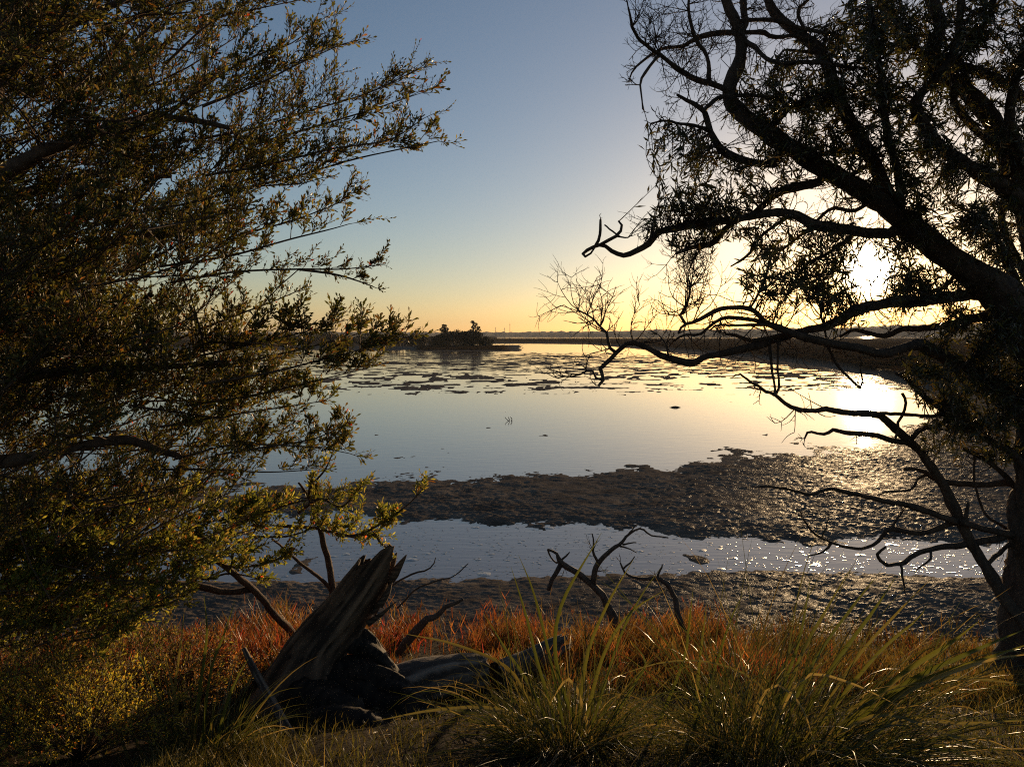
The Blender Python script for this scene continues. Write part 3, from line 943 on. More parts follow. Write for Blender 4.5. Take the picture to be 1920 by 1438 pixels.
for lp, w0, w1, d0, d1 in LIMBS:
    n = len(lp)
    pp = []
    for i, (x, y) in enumerate(lp):
        s = i / (n - 1)
        pp.append((x, y, depth_fn(x, y) + d0 * (1 - s) + d1 * s, w0 * (1 - s) ** 1.0 + w1 * s))
    if lp[-1][1] < 35 and w1 > 4:                        # limbs go on above the picture and thin out into twigs
        ex, ey = lp[-1]
        dx, dy = ex - lp[-2][0], ey - lp[-2][1]
        k = 100 / max(1.0, math.hypot(dx, dy))
        dx, dy = dx * k, min(dy * k, -60)
        de = pp[-1][2]
        bend = 40 * math.sin(ex * 0.7)
        pp += [(ex + dx + bend * 0.4, ey + dy, de, w1 * 0.72), (ex + dx * 1.7 + bend, ey + dy * 2, de - 0.05, w1 * 0.45), (ex + dx * 2.2 + bend * 0.6, ey + dy * 3, de - 0.1, 2.0)]
    a, r = trace(pp)
    if lp[0] == (1720, 436):
        a[0] = tp[-2]; a[1] = 0.5 * (a[1] + tp[-1])
    sd = int(abs(lp[0][0] * 7 + lp[0][1])) % 97
    if w0 < 30:
        rr = np.random.default_rng(sd)
        kk = np.cumsum(rr.normal(size=(len(a), 3)), 0); kk -= np.linspace(0, 1, len(a))[:, None] * kk[-1]
        a = a + kk * 0.0024
    r = r * 0.88 * (1 + 0.10 * np.maximum(0, vnoise(np.arange(len(r)) * 0.31 + sd, np.zeros(len(r)), sd)) ** 2 * 2)
    if len(NODES):
        nd = np.concatenate(NODES); npx = np.concatenate(NPX)
        q2 = np.where((npx[:, 0] - lp[0][0]) ** 2 + (npx[:, 1] - lp[0][1]) ** 2 < 144)[0]
        if len(q2):
            j = q2[np.argmin(np.sum((nd[q2] - a[0]) ** 2, 1))]
            a = a + (nd[j] - a[0]) * np.clip(1 - np.linspace(0, 2.2, len(a)), 0, 1)[:, None] ** 1.5
    g = Geo()
    tube(g, a, r, 14 if w0 > 25 else 9, 0.34, sd)
    g.build('branch', M_bark, rt)
    NODES.append(a); NR.append(r)
    dd = a - CAM
    fw = dd[:, 1] * CP - dd[:, 2] * SP
    NPX.append(np.stack([CX + F * dd[:, 0] / fw, CY - F * (dd[:, 1] * SP + dd[:, 2] * CP) / fw], 1))
NODES, NPX, NR = np.concatenate(NODES), np.concatenate(NPX), np.concatenate(NR)

rng = np.random.default_rng(11)
twigs = []


def fan(x, y, dx, dy, n, ln, level=2, curl=0.3, up=0.1, spread=0.5, r=0.0035, kids=(3, 5)):
    """n bare twigs from the limb nearest to the pixel, heading roughly along dx, dy in the picture plane"""
    i = np.argmin((NPX[:, 0] - x) ** 2 + (NPX[:, 1] - y) ** 2)
    for k in range(n):
        d = np.array([dx, rng.normal() * 0.5, -dy], float)
        d = d / np.linalg.norm(d) + rng.normal(size=3) * spread
        grow(rng, twigs, NODES[i], d, ln * rng.uniform(0.6, 1.2), min(r, NR[i] * 0.8), level, curl, up, kids)


# bare fans at the tips of the low limbs
for (x, y, dx, dy, n, ln, lv) in [
        (1085, 582, -0.6, -1, 3, 0.16, 2), (1102, 590, -0.2, -1, 2, 0.2, 2), (1116, 599, -1, -0.3, 2, 0.18, 2), (1129, 612, 0.4, -1, 3, 0.2, 2), (1116, 599, -0.6, 0.4, 2, 0.18, 1),
        (1143, 628, -1, 0.1, 2, 0.22, 2), (1145, 646, -1, 0.3, 2, 0.2, 1), (1143, 630, 0.9, -0.5, 1, 0.1, 1), (1184, 649, -0.2, -1, 2, 0.18, 2), (1184, 649, 0.3, -1, 2, 0.16, 2), (1166, 659, -1, -0.1, 1, 0.2, 1),
        (1290, 520, 0.2, -1, 2, 0.1, 2), (1294, 542, -0.6, -0.6, 2, 0.13, 2), (1294, 542, 0.6, -0.8, 3, 0.13, 2), (1286, 573, -1, -0.1, 2, 0.15, 1), (1286, 573, 1, -0.5, 3, 0.15, 2), (1275, 594, 0.8, -0.2, 2, 0.18, 2), (1275, 600, -0.7, 0.3, 2, 0.12, 1),
        (1046, 709, -1, -0.3, 2, 0.08, 1), (1062, 706, -0.7, -0.7, 2, 0.09, 1), (1080, 704, -0.6, 0.7, 2, 0.08, 1), (1096, 696, -0.3, -1, 2, 0.07, 1), (1122, 722, -0.8, 0.5, 1, 0.06, 1),
        (1270, 678, -0.9, 0.5, 1, 0.15, 0), (1235, 628, -0.4, -1, 3, 0.07, 1), (1255, 650, 0.5, -0.6, 2, 0.07, 1),
        (1430, 580, 0.3, -1, 2, 0.1, 1), (1455, 600, 0.1, -1, 3, 0.12, 1), (1262, 640, -0.6, 0.5, 2, 0.08, 1), (1362, 627, -0.6, -0.5, 2, 0.06, 1),
        (1213, 456, 0.2, -1, 2, 0.12, 2), (1234, 432, -0.6, -0.7, 3, 0.14, 2), (1255, 424, -0.3, -1, 2, 0.12, 2), (1176, 474, 0.8, -0.3, 1, 0.1, 1), (1186, 442, 0.6, -0.2, 1, 0.05, 0), (1126, 412, -0.2, -0.6, 1, 0.04, 1),
        (1268, 475, -0.4, 0.6, 4, 0.16, 2), (1281, 469, 0.1, 1, 4, 0.15, 2), (1295, 500, -0.2, 0.9, 3, 0.1, 2), (1310, 465, 0, 1, 3, 0.15, 2),
        (1178, 15, -0.2, -1, 2, 0.12, 1), (1185, 55, 0.5, -0.8, 3, 0.14, 2), (1205, 85, -0.6, 0.4, 2, 0.12, 2), (1205, 85, 0.3, -1, 3, 0.18, 2), (1240, 110, 0, -1, 4, 0.22, 2), (1240, 110, 0.3, 1, 2, 0.14, 2),
        (1205, 205, 0.2, 1, 1, 0.05, 1), (1200, 160, -0.8, 0.2, 2, 0.1, 1), (1280, 137, -0.1, -1, 4, 0.2, 2), (1280, 137, 0.1, 1, 3, 0.16, 2), (1313, 153, -0.4, 1, 2, 0.15, 2), (1290, 20, -0.8, -0.5, 3, 0.2, 2), (1300, 70, -1, -0.4, 3, 0.2, 2),
        (1300, 70, 0.8, -0.8, 3, 0.16, 2), (1230, 100, -0.4, -1, 3, 0.16, 2), (1190, 128, -0.6, 0.3, 2, 0.1, 1), (1280, 90, -0.3, 0.8, 3, 0.16, 2), (1180, 150, 0, 1, 2, 0.08, 1), (1323, 67, -0.2, 1, 3, 0.16, 2), (1340, 100, 0.4, -0.6, 3, 0.15, 2),
        (1280, 185, -0.9, -0.1, 2, 0.12, 2), (1220, 232, -0.8, 0, 1, 0.05, 0), (1250, 226, -0.5, -0.4, 2, 0.08, 1), (1370, 10, -0.6, -0.8, 4, 0.2, 2), (1395, 20, 0.7, -0.7, 4, 0.2, 2), (1390, 110, 0.9, 0.1, 3, 0.12, 2), (1375, 170, 0.6, 0.5, 3, 0.16, 2),
        (1440, 112, 0.2, 1, 3, 0.18, 2), (1470, 118, 0.1, 1, 3, 0.16, 2), (1500, 20, -0.6, -0.8, 3, 0.2, 2), (1440, 183, 0, 0.9, 3, 0.15, 2), (1530, 87, 0.6, -0.8, 4, 0.2, 2),
        (1390, 700, -0.5, -0.3, 1, 0.06, 0), (1432, 730, -0.6, 0.3, 2, 0.06, 1), (1487, 770, 0.2, 1, 3, 0.14, 1), (1524, 776, 0.1, -1, 2, 0.1, 0), (1550, 772, -1, -0.4, 1, 0.2, 0), (1509, 822, -0.6, 0.3, 2, 0.06, 1), (1527, 790, 0.1, 1, 1, 0.12, 0),
        (1603, 814, 0.4, 0.6, 2, 0.06, 1), (1613, 728, -0.2, -0.6, 2, 0.08, 1), (1558, 660, 0.4, -0.7, 2, 0.1, 1), (1423, 913, -0.9, 0.1, 1, 0.06, 0), (1570, 914, 0.2, -0.6, 1, 0.04, 0), (1520, 1041, -1, 0.1, 1, 0.04, 0), (1505, 972, -0.3, -1, 2, 0.05, 1), (1552, 975, 0.1, -1, 2, 0.05, 1),
        (1696, 1105, 0, 1, 2, 0.05, 1), (1700, 960, 0.3, -0.8, 2, 0.05, 1), (1722, 1066, -0.4, 0.4, 2, 0.04, 1), (1640, 1035, 0.4, -0.6, 1, 0.05, 1), (1880, 1000, -0.1, 0.8, 2, 0.12, 1), (1860, 870, -0.3, 0.7, 2, 0.12, 1)]:
    fan(x, y, dx, dy, n, ln, lv)
# thin curly twigs through the whole crown
cand = np.where((NPX[:, 1] < 640) & (NPX[:, 0] > 1235) & (NPX[:, 1] > -40))[0]
for i in rng.choice(cand, 520):
    d = rng.normal(size=3); d[1] *= 0.7
    grow(rng, twigs, NODES[i], d, rng.uniform(0.10, 0.24), min(0.0035, NR[i] * 0.7), 2, 0.42, 0.06, (2, 3))

# leaf clusters at the ends of twigs: ellipses in the crown
LV = Leaves(0.45, 0.15)
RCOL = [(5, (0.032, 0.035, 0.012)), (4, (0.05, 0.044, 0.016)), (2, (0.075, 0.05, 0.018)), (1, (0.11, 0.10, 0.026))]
CROWN = [(1275, 310, 55, 65, 60), (1330, 340, 70, 60, 70), (1270, 420, 45, 50, 50), (1340, 420, 60, 45, 50), (1420, 190, 45, 60, 50), (1440, 330, 70, 60, 70), (1500, 220, 90, 80, 150), (1570, 120, 100, 80, 170), (1600, 230, 100, 80, 190), (1650, 60, 90, 60, 140),
         (1750, 60, 100, 70, 170), (1850, 80, 90, 90, 170), (1900, 200, 60, 90, 110), (1740, 170, 90, 70, 150), (1800, 270, 90, 60, 110), (1880, 330, 60, 70, 90), (1600, 330, 60, 50, 50), (1740, 340, 60, 60, 80), (1780, 400, 70, 60, 90), (1700, 300, 40, 60, 50),
         (1860, 430, 70, 60, 100), (1560, 470, 60, 50, 55), (1460, 450, 80, 40, 55), (1440, 520, 60, 40, 40), (1500, 540, 50, 40, 40), (1560, 540, 50, 40, 55), (1700, 500, 55, 50, 75), (1720, 560, 50, 30, 40), (1770, 530, 50, 40, 50), (1590, 590, 30, 25, 20), (1790, 600, 30, 30, 30),
         (1870, 500, 60, 60, 90), (1830, 640, 80, 50, 110), (1880, 700, 60, 80, 150), (1770, 730, 60, 45, 90), (1830, 760, 70, 50, 120), (1790, 820, 60, 35, 60), (1880, 820, 50, 50, 80), (1890, 590, 50, 50, 70), (1730, 690, 30, 25, 30), (1905, 640, 30, 90, 70),
         (1430, -150, 110, 110, 60), (1600, -150, 120, 120, 90), (1760, -150, 120, 120, 90), (1900, -120, 110, 120, 80), (2000, 60, 70, 140, 70), (2010, 300, 60, 120, 50)]
for (cx, cy, rx, ry, n) in CROWN:
    for k in range(int(n * 1.1)):
        a = rng.uniform(0, 2 * math.pi); q = math.sqrt(rng.uniform(0, 1))
        x, y = cx + rx * q * math.cos(a), cy + ry * q * math.sin(a)
        d2 = (NPX[:, 0] - x) ** 2 + (NPX[:, 1] - y) ** 2
        near = np.argsort(d2)[:12]
        i = near[rng.integers(0, 12)]
        D = NODES[i, 1] + rng.normal() * 0.28
        e = P(x, y, D)
        p0 = NODES[i]
        v = e - p0
        ln = np.linalg.norm(v)
        if ln > 0.9:
            continue
        m = p0 + v * 0.5 + rng.normal(size=3) * 0.12 * ln + np.array([0, 0, 0.03])
        pts = bez(p0[None], m[None], e[None], 6)[0]
        twigs.append((pts, np.linspace(min(0.004, NR[i] * 0.7), 0.0016, 6)))
        t = unit(e - m)
        nl = rng.integers(5, 14)
        s = rng.uniform(0.45, 1.0, nl)[:, None]
        B = (1 - s) ** 2 * p0 + 2 * s * (1 - s) * m + s * s * e
        dr = unit(t * rng.uniform(0.4, 1.3, (nl, 1)) + unit(rng.normal(size=(nl, 3))) * 0.85)
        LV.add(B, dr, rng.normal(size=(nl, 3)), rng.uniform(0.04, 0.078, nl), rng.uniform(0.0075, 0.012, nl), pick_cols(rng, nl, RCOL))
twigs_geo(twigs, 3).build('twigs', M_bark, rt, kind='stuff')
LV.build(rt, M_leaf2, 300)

# ------------------------------------------------------------------ leafy shrubs on the left
class Shrub:
    """boughs -> sprays -> twigs with leaves"""
    def __init__(self, name, label, cat, base, seed, cols, leaf_len=(0.021, 0.034), mat=None, bark=None):
        self.t = thing(name, label, cat, base)
        self.rng = np.random.default_rng(seed)
        self.cols, self.ll = cols, leaf_len
        self.leaves = Leaves(0.66, 0.18)
        self.tw = []
        self.gt = Geo()
        self.mat = mat or M_leaf
        self.bark = bark or M_bark2
        self.nodes = []
        self.sc = self.cs = 1.0

    def stem(self, pts, name='stem'):
        a, r = trace(pts)
        r = r * (0.78 if name == 'stem' else 1.0)
        k = np.cumsum(self.rng.normal(size=(len(a), 3)), 0); k -= np.linspace(0, 1, len(a))[:, None] * k[-1]
        a = a + k * 0.0025
        g = Geo(); tube(g, a, r, 9, 0.25, int(self.rng.integers(99)))
        g.build(name, self.bark, self.t)
        self.nodes.append(a)

    def bough(self, pts, density=1.0, spread=0.16, w=(7, 2), updir=0.35, as_part=False, attach=False):
        """pts: x, y, D along the bough; sprays leave it upwards and outwards"""
        rng = self.rng
        self.sc, self.cs = rng.uniform(0.8, 1.2), rng.uniform(0.6, 1.4)
        n = len(pts)
        a, r = trace([(x, y, D, w[0] + (w[1] - w[0]) * i / (n - 1)) for i, (x, y, D) in enumerate(pts)], None)
        if attach and self.nodes:
            nd = np.concatenate(self.nodes)
            j = np.argmin(np.sum((nd - a[0]) ** 2, 1))
            c = (nd[j] + a[0]) / 2 + rng.normal(size=3) * 0.07
            if np.linalg.norm(nd[j] - a[0]) < 1.6:
                self.tw.append((bez(nd[j][None], c[None], a[0][None], 6)[0], np.linspace(0.0042, 0.0028, 6)))
        if as_part:
            g = Geo(); tube(g, a, r, 7, 0.2, int(rng.integers(99)))
            g.build('branch', self.bark, self.t)
        else:
            q = resample(np.column_stack([a, r]), 6)
            self.tw.append((q[:, :3], np.maximum(q[:, 3], 0.001)))
        kk = np.cumsum(rng.normal(size=(len(a), 3)), 0); kk -= np.linspace(0, 1, len(a))[:, None] * kk[-1]
        a = a + kk * 0.0065
        ln = np.sum(np.linalg.norm(np.diff(a, axis=0), axis=1))
        ph = rng.uniform(0, 99)
        tg = unit(np.gradient(a, axis=0))
        m = max(3, int(ln * 36 * density))
        for k in range(m):
            s = (k + rng.uniform(0, 1)) / m
            i = min(int(s * (len(a) - 1)), len(a) - 1)
            if vnoise(np.array([ph + s * ln * 9.0]), np.array([ph]), 3)[0] < -0.38:
                continue
            side = unit(rng.normal(size=3))
            side = unit(side - tg[i] * (side @ tg[i]))
            d = unit(tg[i] * 0.9 + side * 0.55 + np.array([0.12, 0, updir]))
            L1 = spread * rng.uniform(0.5, 1.25) * (1.0 - 0.45 * s)
            if rng.uniform() < 0.22:
                self.branchlet(a[i], unit(d + np.array([0, 0, 0.45]) + rng.normal(size=3) * 0.25), spread * rng.uniform(0.9, 1.5) * (1.1 - 0.6 * s))
            else:
                self.spray(a[i], d, L1)
        self.spray(a[-1], tg[-1], spread * 0.6, tip=True)

    def branchlet(self, p, d, ln):
        """a side shoot that carries a tuft of sprays"""
        rng = self.rng
        e = p + unit(d + np.array([0, 0, 0.25]) + rng.normal(size=3) * 0.2) * ln
        c = p + d * ln * 0.5
        self.tw.append((bez(p[None], c[None], e[None], 4)[0], np.linspace(0.0024, 0.0012, 4)))
        for s in np.linspace(0.3, 1.0, 5):
            q = (1 - s) ** 2 * p + 2 * s * (1 - s) * c + s * s * e
            side = unit(np.cross(d, rng.normal(size=3)))
            self.spray(q, unit(d + side * rng.uniform(0.2, 0.9) * (1.1 - 0.7 * s)), ln * rng.uniform(0.25, 0.5))

    def spray(self, p, d, ln, tip=False):
        """a thin shoot with three to five leafy twigs"""
        rng = self.rng
        ln = ln * math.exp(rng.normal() * 0.3)
        bend = rng.normal(size=3) * 0.28 + np.array([0, 0, 0.2])
        e = p + unit(d + bend) * ln
        c = p + d * ln * 0.5
        pts = bez(p[None], c[None], e[None], 4)[0]
        self.tw.append((pts, np.linspace(0.0017, 0.0009, 4)))
        self.leafy(p, c, e, 0.25)
        for k in range(rng.integers(3, 6)):
            s = rng.uniform(0.1, 0.9)
            q = (1 - s) ** 2 * p + 2 * s * (1 - s) * c + s * s * e
            side = unit(np.cross(d, rng.normal(size=3)))
            d2 = unit(d * 0.8 + side * rng.uniform(0.45, 0.9) + np.array([0, 0, 0.2]))
            l2 = ln * rng.uniform(0.35, 0.65)
            e2 = q + unit(d2 + rng.normal(size=3) * 0.12 + [0, 0, 0.1]) * l2
            c2 = q + d2 * l2 * 0.5
            self.tw.append((bez(q[None], c2[None], e2[None], 3)[0], np.linspace(0.0012, 0.0008, 3)))
            self.leafy(q, c2, e2, 0.1)

    def leafy(self, p, c, e, s0):
        rng = self.rng
        ln = np.linalg.norm(e - p)
        n = max(3, int(ln / 0.0092 * (1 - s0)))
        s = np.linspace(s0, 1.0, n)[:, None]
        B = (1 - s) ** 2 * p + 2 * s * (1 - s) * c + s * s * e
        T = unit(2 * (1 - s) * (c - p) + 2 * s * (e - c))
        ang = np.arange(n)[:, None] * 2.4 + rng.uniform(0, 6.28)
        ref = unit(np.cross(T, np.array([0.21, 0.5, 0.83]))); r2 = np.cross(T, ref)
        side = ref * np.cos(ang) + r2 * np.sin(ang)
        op = rng.uniform(0.45, 1.15, (n, 1)) * (1 - 0.8 * (s ** 6))
        D = unit(T + side * op)
        Nn = unit(T * 0.8 - side * 0.6 + rng.normal(size=(n, 3)) * 0.35)
        L0 = rng.uniform(*self.ll, n) * (1 - 0.25 * s[:, 0]) * rng.uniform(0.7, 1.25) * self.sc
        self.leaves.add(B, D, Nn, L0, L0 * rng.uniform(0.30, 0.42, n), pick_cols(rng, n, self.cols) * self.cs)

    def finish(self, singles=300):
        twigs_geo(self.tw, 3).build('twigs', self.bark, self.t, kind='stuff')
        self.leaves.build(self.t, self.mat, singles, simple=True)


SCOL = [(6, (0.080, 0.078, 0.021)), (5, (0.050, 0.056, 0.016)), (4, (0.125, 0.085, 0.032)), (2, (0.17, 0.15, 0.04)), (0.07, (0.42, 0.06, 0.02)), (0.5, (0.20, 0.09, 0.03))]

# the tall one: its trunk stands just left of the picture
tb = P(-260, 1430, 3.3)
tb[2] = float(bank_z(tb[0], tb[1])) - 0.05
S1 = Shrub('leafy_tree', 'tall dense small-leaved tree filling the left side', 'tree', tb, 21, SCOL)
b0 = tb
def px_of(p):
    d = p - CAM; fw = d[1] * CP - d[2] * SP
    return CX + F * d[0] / fw, CY - F * (d[1] * SP + d[2] * CP) / fw
bx, by = px_of(b0)
S1.stem([(bx, by + 40, 3.3, 110), (-230, 1150, 3.32, 90), (-190, 900, 3.34, 80), (-150, 650, 3.3, 66), (-80, 380, 3.3, 50), (-20, 150, 3.35, 38), (30, -80, 3.4, 26), (60, -260, 3.4, 14)], 'trunk')
S1.stem([(-190, 900, 3.34, 44), (-60, 870, 3.25, 32), (60, 852, 3.2, 24), (150, 832, 3.18, 20), (230, 822, 3.2, 18), (300, 842, 3.25, 14), (380, 872, 3.3, 9)], 'branch')
S1.stem([(-150, 650, 3.3, 44), (0, 560, 3.35, 30), (150, 480, 3.45, 22), (260, 440, 3.5, 16), (380, 430, 3.5, 9)], 'branch')
S1.stem([(-80, 380, 3.3, 36), (60, 290, 3.2, 26), (190, 240, 3.2, 18), (310, 220, 3.2, 14), (430, 240, 3.2, 8)], 'branch')
S1.stem([(-20, 150, 3.35, 26), (90, 70, 3.45, 18), (200, 20, 3.5, 13), (290, -10, 3.5, 10), (400, -20, 3.5, 7)], 'branch')
S1.stem([(-170, 780, 3.3, 34), (0, 720, 3.15, 24), (150, 690, 3.1, 18), (290, 690, 3.15, 12), (420, 680, 3.2, 8)], 'branch')
S1.stem([(-100, 430, 3.3, 30), (20, 380, 3.6, 22), (160, 330, 3.75, 16), (320, 330, 3.8, 10)], 'branch')
# boughs that make the outline against the sky and the water (x, y, D)
EDGE = [
    ([(310, 120, 3.3), (400, 40, 3.3), (470, 20, 3.35), (555, 2, 3.4)], 0.8, 0.13),
    ([(250, 80, 3.4), (330, 10, 3.4), (430, -20, 3.4), (540, -20, 3.4)], 0.9, 0.16),
    ([(300, 230, 3.2), (400, 150, 3.2), (480, 105, 3.2), (540, 85, 3.25), (575, 62, 3.25)], 1.0, 0.17),
    ([(380, 200, 3.2), (480, 160, 3.2), (560, 120, 3.2), (640, 84, 3.2)], 0.9, 0.15),
    ([(380, 260, 3.3), (480, 240, 3.3), (590, 205, 3.35), (690, 175, 3.4), (780, 132, 3.4)], 1.1, 0.17),
    ([(480, 270, 3.3), (600, 235, 3.3), (700, 205, 3.35), (780, 178, 3.4)], 0.9, 0.13),
    ([(380, 330, 3.2), (500, 310, 3.2), (620, 280, 3.25), (730, 262, 3.3), (795, 222, 3.3)], 1.0, 0.15),
    ([(420, 360, 3.3), (540, 335, 3.3), (660, 300, 3.35), (750, 280, 3.35), (822, 265, 3.4)], 1.0, 0.13),
    ([(250, 400, 3.2), (360, 380, 3.2), (470, 352, 3.2), (560, 345, 3.2), (600, 335, 3.2)], 0.9, 0.13),
    ([(330, 470, 3.4), (450, 440, 3.4), (560, 410, 3.45), (655, 372, 3.5)], 0.9, 0.14),
    ([(300, 500, 3.4), (430, 480, 3.4), (540, 450, 3.4), (620, 430, 3.4), (655, 420, 3.4)], 0.9, 0.13),
    ([(320, 530, 3.3), (440, 510, 3.3), (560, 505, 3.3), (640, 505, 3.35), (712, 497, 3.4)], 0.75, 0.10),
    ([(560, 505, 3.3), (630, 515, 3.3), (680, 530, 3.3), (705, 540, 3.3)], 0.6, 0.07),
    ([(300, 650, 3.3), (420, 600, 3.3), (500, 570, 3.3), (560, 545, 3.35)], 0.55, 0.12),
    ([(320, 680, 3.2), (450, 650, 3.2), (560, 625, 3.2), (650, 600, 3.25)], 1.1, 0.16),
    ([(400, 690, 3.3), (520, 665, 3.3), (640, 635, 3.35), (735, 605, 3.4)], 1.1, 0.14),
    ([(380, 720, 3.1), (500, 700, 3.1), (620, 670, 3.1), (700, 650, 3.15), (765, 632, 3.2)], 1.1, 0.14),
    ([(350, 760, 3.2), (480, 740, 3.2), (600, 712, 3.2), (690, 690, 3.25)], 1.0, 0.13),
    ([(300, 800, 3.2), (420, 780, 3.2), (520, 765, 3.2), (605, 752, 3.2)], 1.0, 0.13),
    ([(330, 860, 3.1), (430, 835, 3.1), (530, 835, 3.1), (600, 840, 3.1), (655, 850, 3.1)], 1.0, 0.11),
    ([(420, 850, 3.1), (520, 835, 3.1), (590, 822, 3.1), (640, 800, 3.1)], 0.9, 0.10),
    ([(300, 880, 3.2), (400, 880, 3.2), (500, 885, 3.2), (590, 880, 3.2)], 0.9, 0.13),
]
for pts, dn, sp in EDGE:
    S1.bough(pts, dn * 1.4, sp * 1.1, w=(5, 1.5), updir=0.55, as_part=True, attach=True)
XM = [(-100, 430), (0, 430), (60, 470), (130, 520), (200, 590), (280, 600), (340, 540), (380, 480), (440, 500), (500, 520), (540, 430), (590, 430), (630, 560), (700, 560), (760, 520), (830, 520), (900, 480), (960, 420)]
HOLES = [(60, 610, 30), (480, 300, 25), (330, 130, 30), (180, 200, 25), (420, 780, 28), (250, 720, 22), (130, 900, 25), (60, 150, 25), (300, 430, 25), (110, 350, 45), (560, 560, 70), (205, 860, 45), (20, 330, 30), (385, 345, 30), (300, 560, 30), (80, 790, 25), (330, 965, 35)]
rng = np.random.default_rng(5)
cnt = 0
while cnt < 290:
    y = rng.uniform(-60, 960)
    xm = np.interp(y, [a for a, b in XM], [b for a, b in XM])
    x1 = xm - (xm + 20) * rng.uniform() ** 0.8
    if any((x1 - hx) ** 2 + (y - hy) ** 2 < hr * hr for hx, hy, hr in HOLES):
        continue
    D = rng.uniform(2.75, 4.3)
    Lp = rng.uniform(130, 280)
    sl = rng.uniform(-0.25, 1.1)
    p = [(x1 - Lp, y + sl * Lp, D + rng.normal() * 0.15), (x1 - Lp * 0.5, y + sl * Lp * 0.55 + rng.normal() * 10, D), (x1, y, D + rng.normal() * 0.1)]
    S1.bough(p, rng.uniform(0.5, 1.0), rng.uniform(0.11, 0.20), (5, 2), rng.uniform(0.1, 0.9), attach=True)
    cnt += 1
S1.finish(300)

# the lower shrub: rooted behind the stump, its stems lean over to the left
sb = P(592, 1200, 4.85)
sb[2] = float(bank_z(sb[0], sb[1])) - 0.03
S2 = Shrub('spreading_shrub', 'low spreading shrub with brown stems rooted behind the stump', 'shrub', sb, 33,
           [(6, (0.12, 0.125, 0.028)), (4, (0.075, 0.09, 0.022)), (3, (0.16, 0.12, 0.04)), (3, (0.24, 0.23, 0.05)), (0.12, (0.45, 0.08, 0.03)), (0.4, (0.20, 0.09, 0.03))], (0.026, 0.042), M_leaf3)
sx, sy = px_of(sb)
S2.stem([(sx, sy + 15, 4.85, 26), (550, 1192, 4.8, 20), (510, 1150, 4.7, 18), (470, 1105, 4.6, 16), (400, 1050, 4.45, 15), (340, 1015, 4.3, 14), (300, 965, 4.2, 12), (270, 900, 4.2, 8)])
S2.stem([(470, 1105, 4.6, 15), (420, 1106, 4.5, 17), (355, 1096, 4.4, 18), (270, 1090, 4.2, 18), (190, 1080, 4.1, 20), (140, 1030, 4.0, 20), (105, 990, 3.95, 18), (85, 940, 3.9, 15), (60, 880, 3.9, 10)])
S2.stem([(sx + 20, sy, 4.9, 20), (622, 1140, 4.9, 18), (623, 1100, 4.9, 17), (612, 1040, 4.85, 15), (602, 1000, 4.8, 13), (585, 950, 4.7, 9), (560, 905, 4.6, 5)])
S2.stem([(625, 1115, 4.9, 10), (608, 1090, 4.85, 9), (575, 1062, 4.75, 8), (545, 1040, 4.65, 7), (510, 1010, 4.5, 5)])
S2.stem([(190, 1080, 4.1, 12), (120, 1130, 3.9, 10), (40, 1150, 3.8, 8), (-40, 1140, 3.8, 5)])
for pts, dn, sp in [
    ([(520, 985, 4.6), (590, 990, 4.5), (660, 1005, 4.3), (700, 990, 4.2), (760, 950, 4.1), (792, 918, 4.05)], 1.0, 0.13),
    ([(660, 1005, 4.3), (700, 1000, 4.2), (715, 1020, 4.15), (738, 1035, 4.1), (725, 1050, 4.1)], 0.9, 0.08),
    ([(560, 960, 4.6), (600, 935, 4.5), (640, 950, 4.4), (680, 910, 4.3)], 0.9, 0.12),
    ([(590, 960, 4.7), (580, 920, 4.6), (610, 880, 4.5), (625, 845, 4.45)], 0.7, 0.11),
    ([(430, 990, 4.3), (500, 960, 4.2), (560, 940, 4.1), (620, 935, 4.1)], 1.0, 0.14),
    ([(400, 1050, 4.4), (460, 1010, 4.3), (540, 1005, 4.2), (600, 985, 4.15)], 1.0, 0.13),
    ([(380, 1030, 4.3), (420, 1060, 4.2), (480, 1060, 4.1), (540, 1040, 4.1)], 0.9, 0.12),
    ([(330, 1060, 4.3), (380, 1085, 4.2), (430, 1075, 4.1), (490, 1085, 4.0)], 0.9, 0.12)]:
    S2.bough(pts, dn, sp, as_part=True, attach=True)
rng = np.random.default_rng(6)
for k in range(130):
    y = rng.uniform(905, 1190)
    x1 = rng.uniform(0, np.interp(y, [900, 1000, 1080, 1130, 1200], [520, 520, 420, 330, 260]))
    if rng.uniform() < 0.45 and y < 1110 and x1 > 230:
        continue
    D = rng.uniform(3.2, 4.2)
    Lp = rng.uniform(90, 200); sl = rng.uniform(-0.2, 0.6)
    S2.bough([(x1 - Lp, y + sl * Lp, D), (x1 - Lp * 0.5, y + sl * Lp * 0.6 + rng.normal() * 10, D - 0.05), (x1, y, D - 0.05)], rng.uniform(0.5, 1.0), rng.uniform(0.09, 0.15), (5, 2), rng.uniform(0.1, 0.5), attach=True)
S2.finish(300)


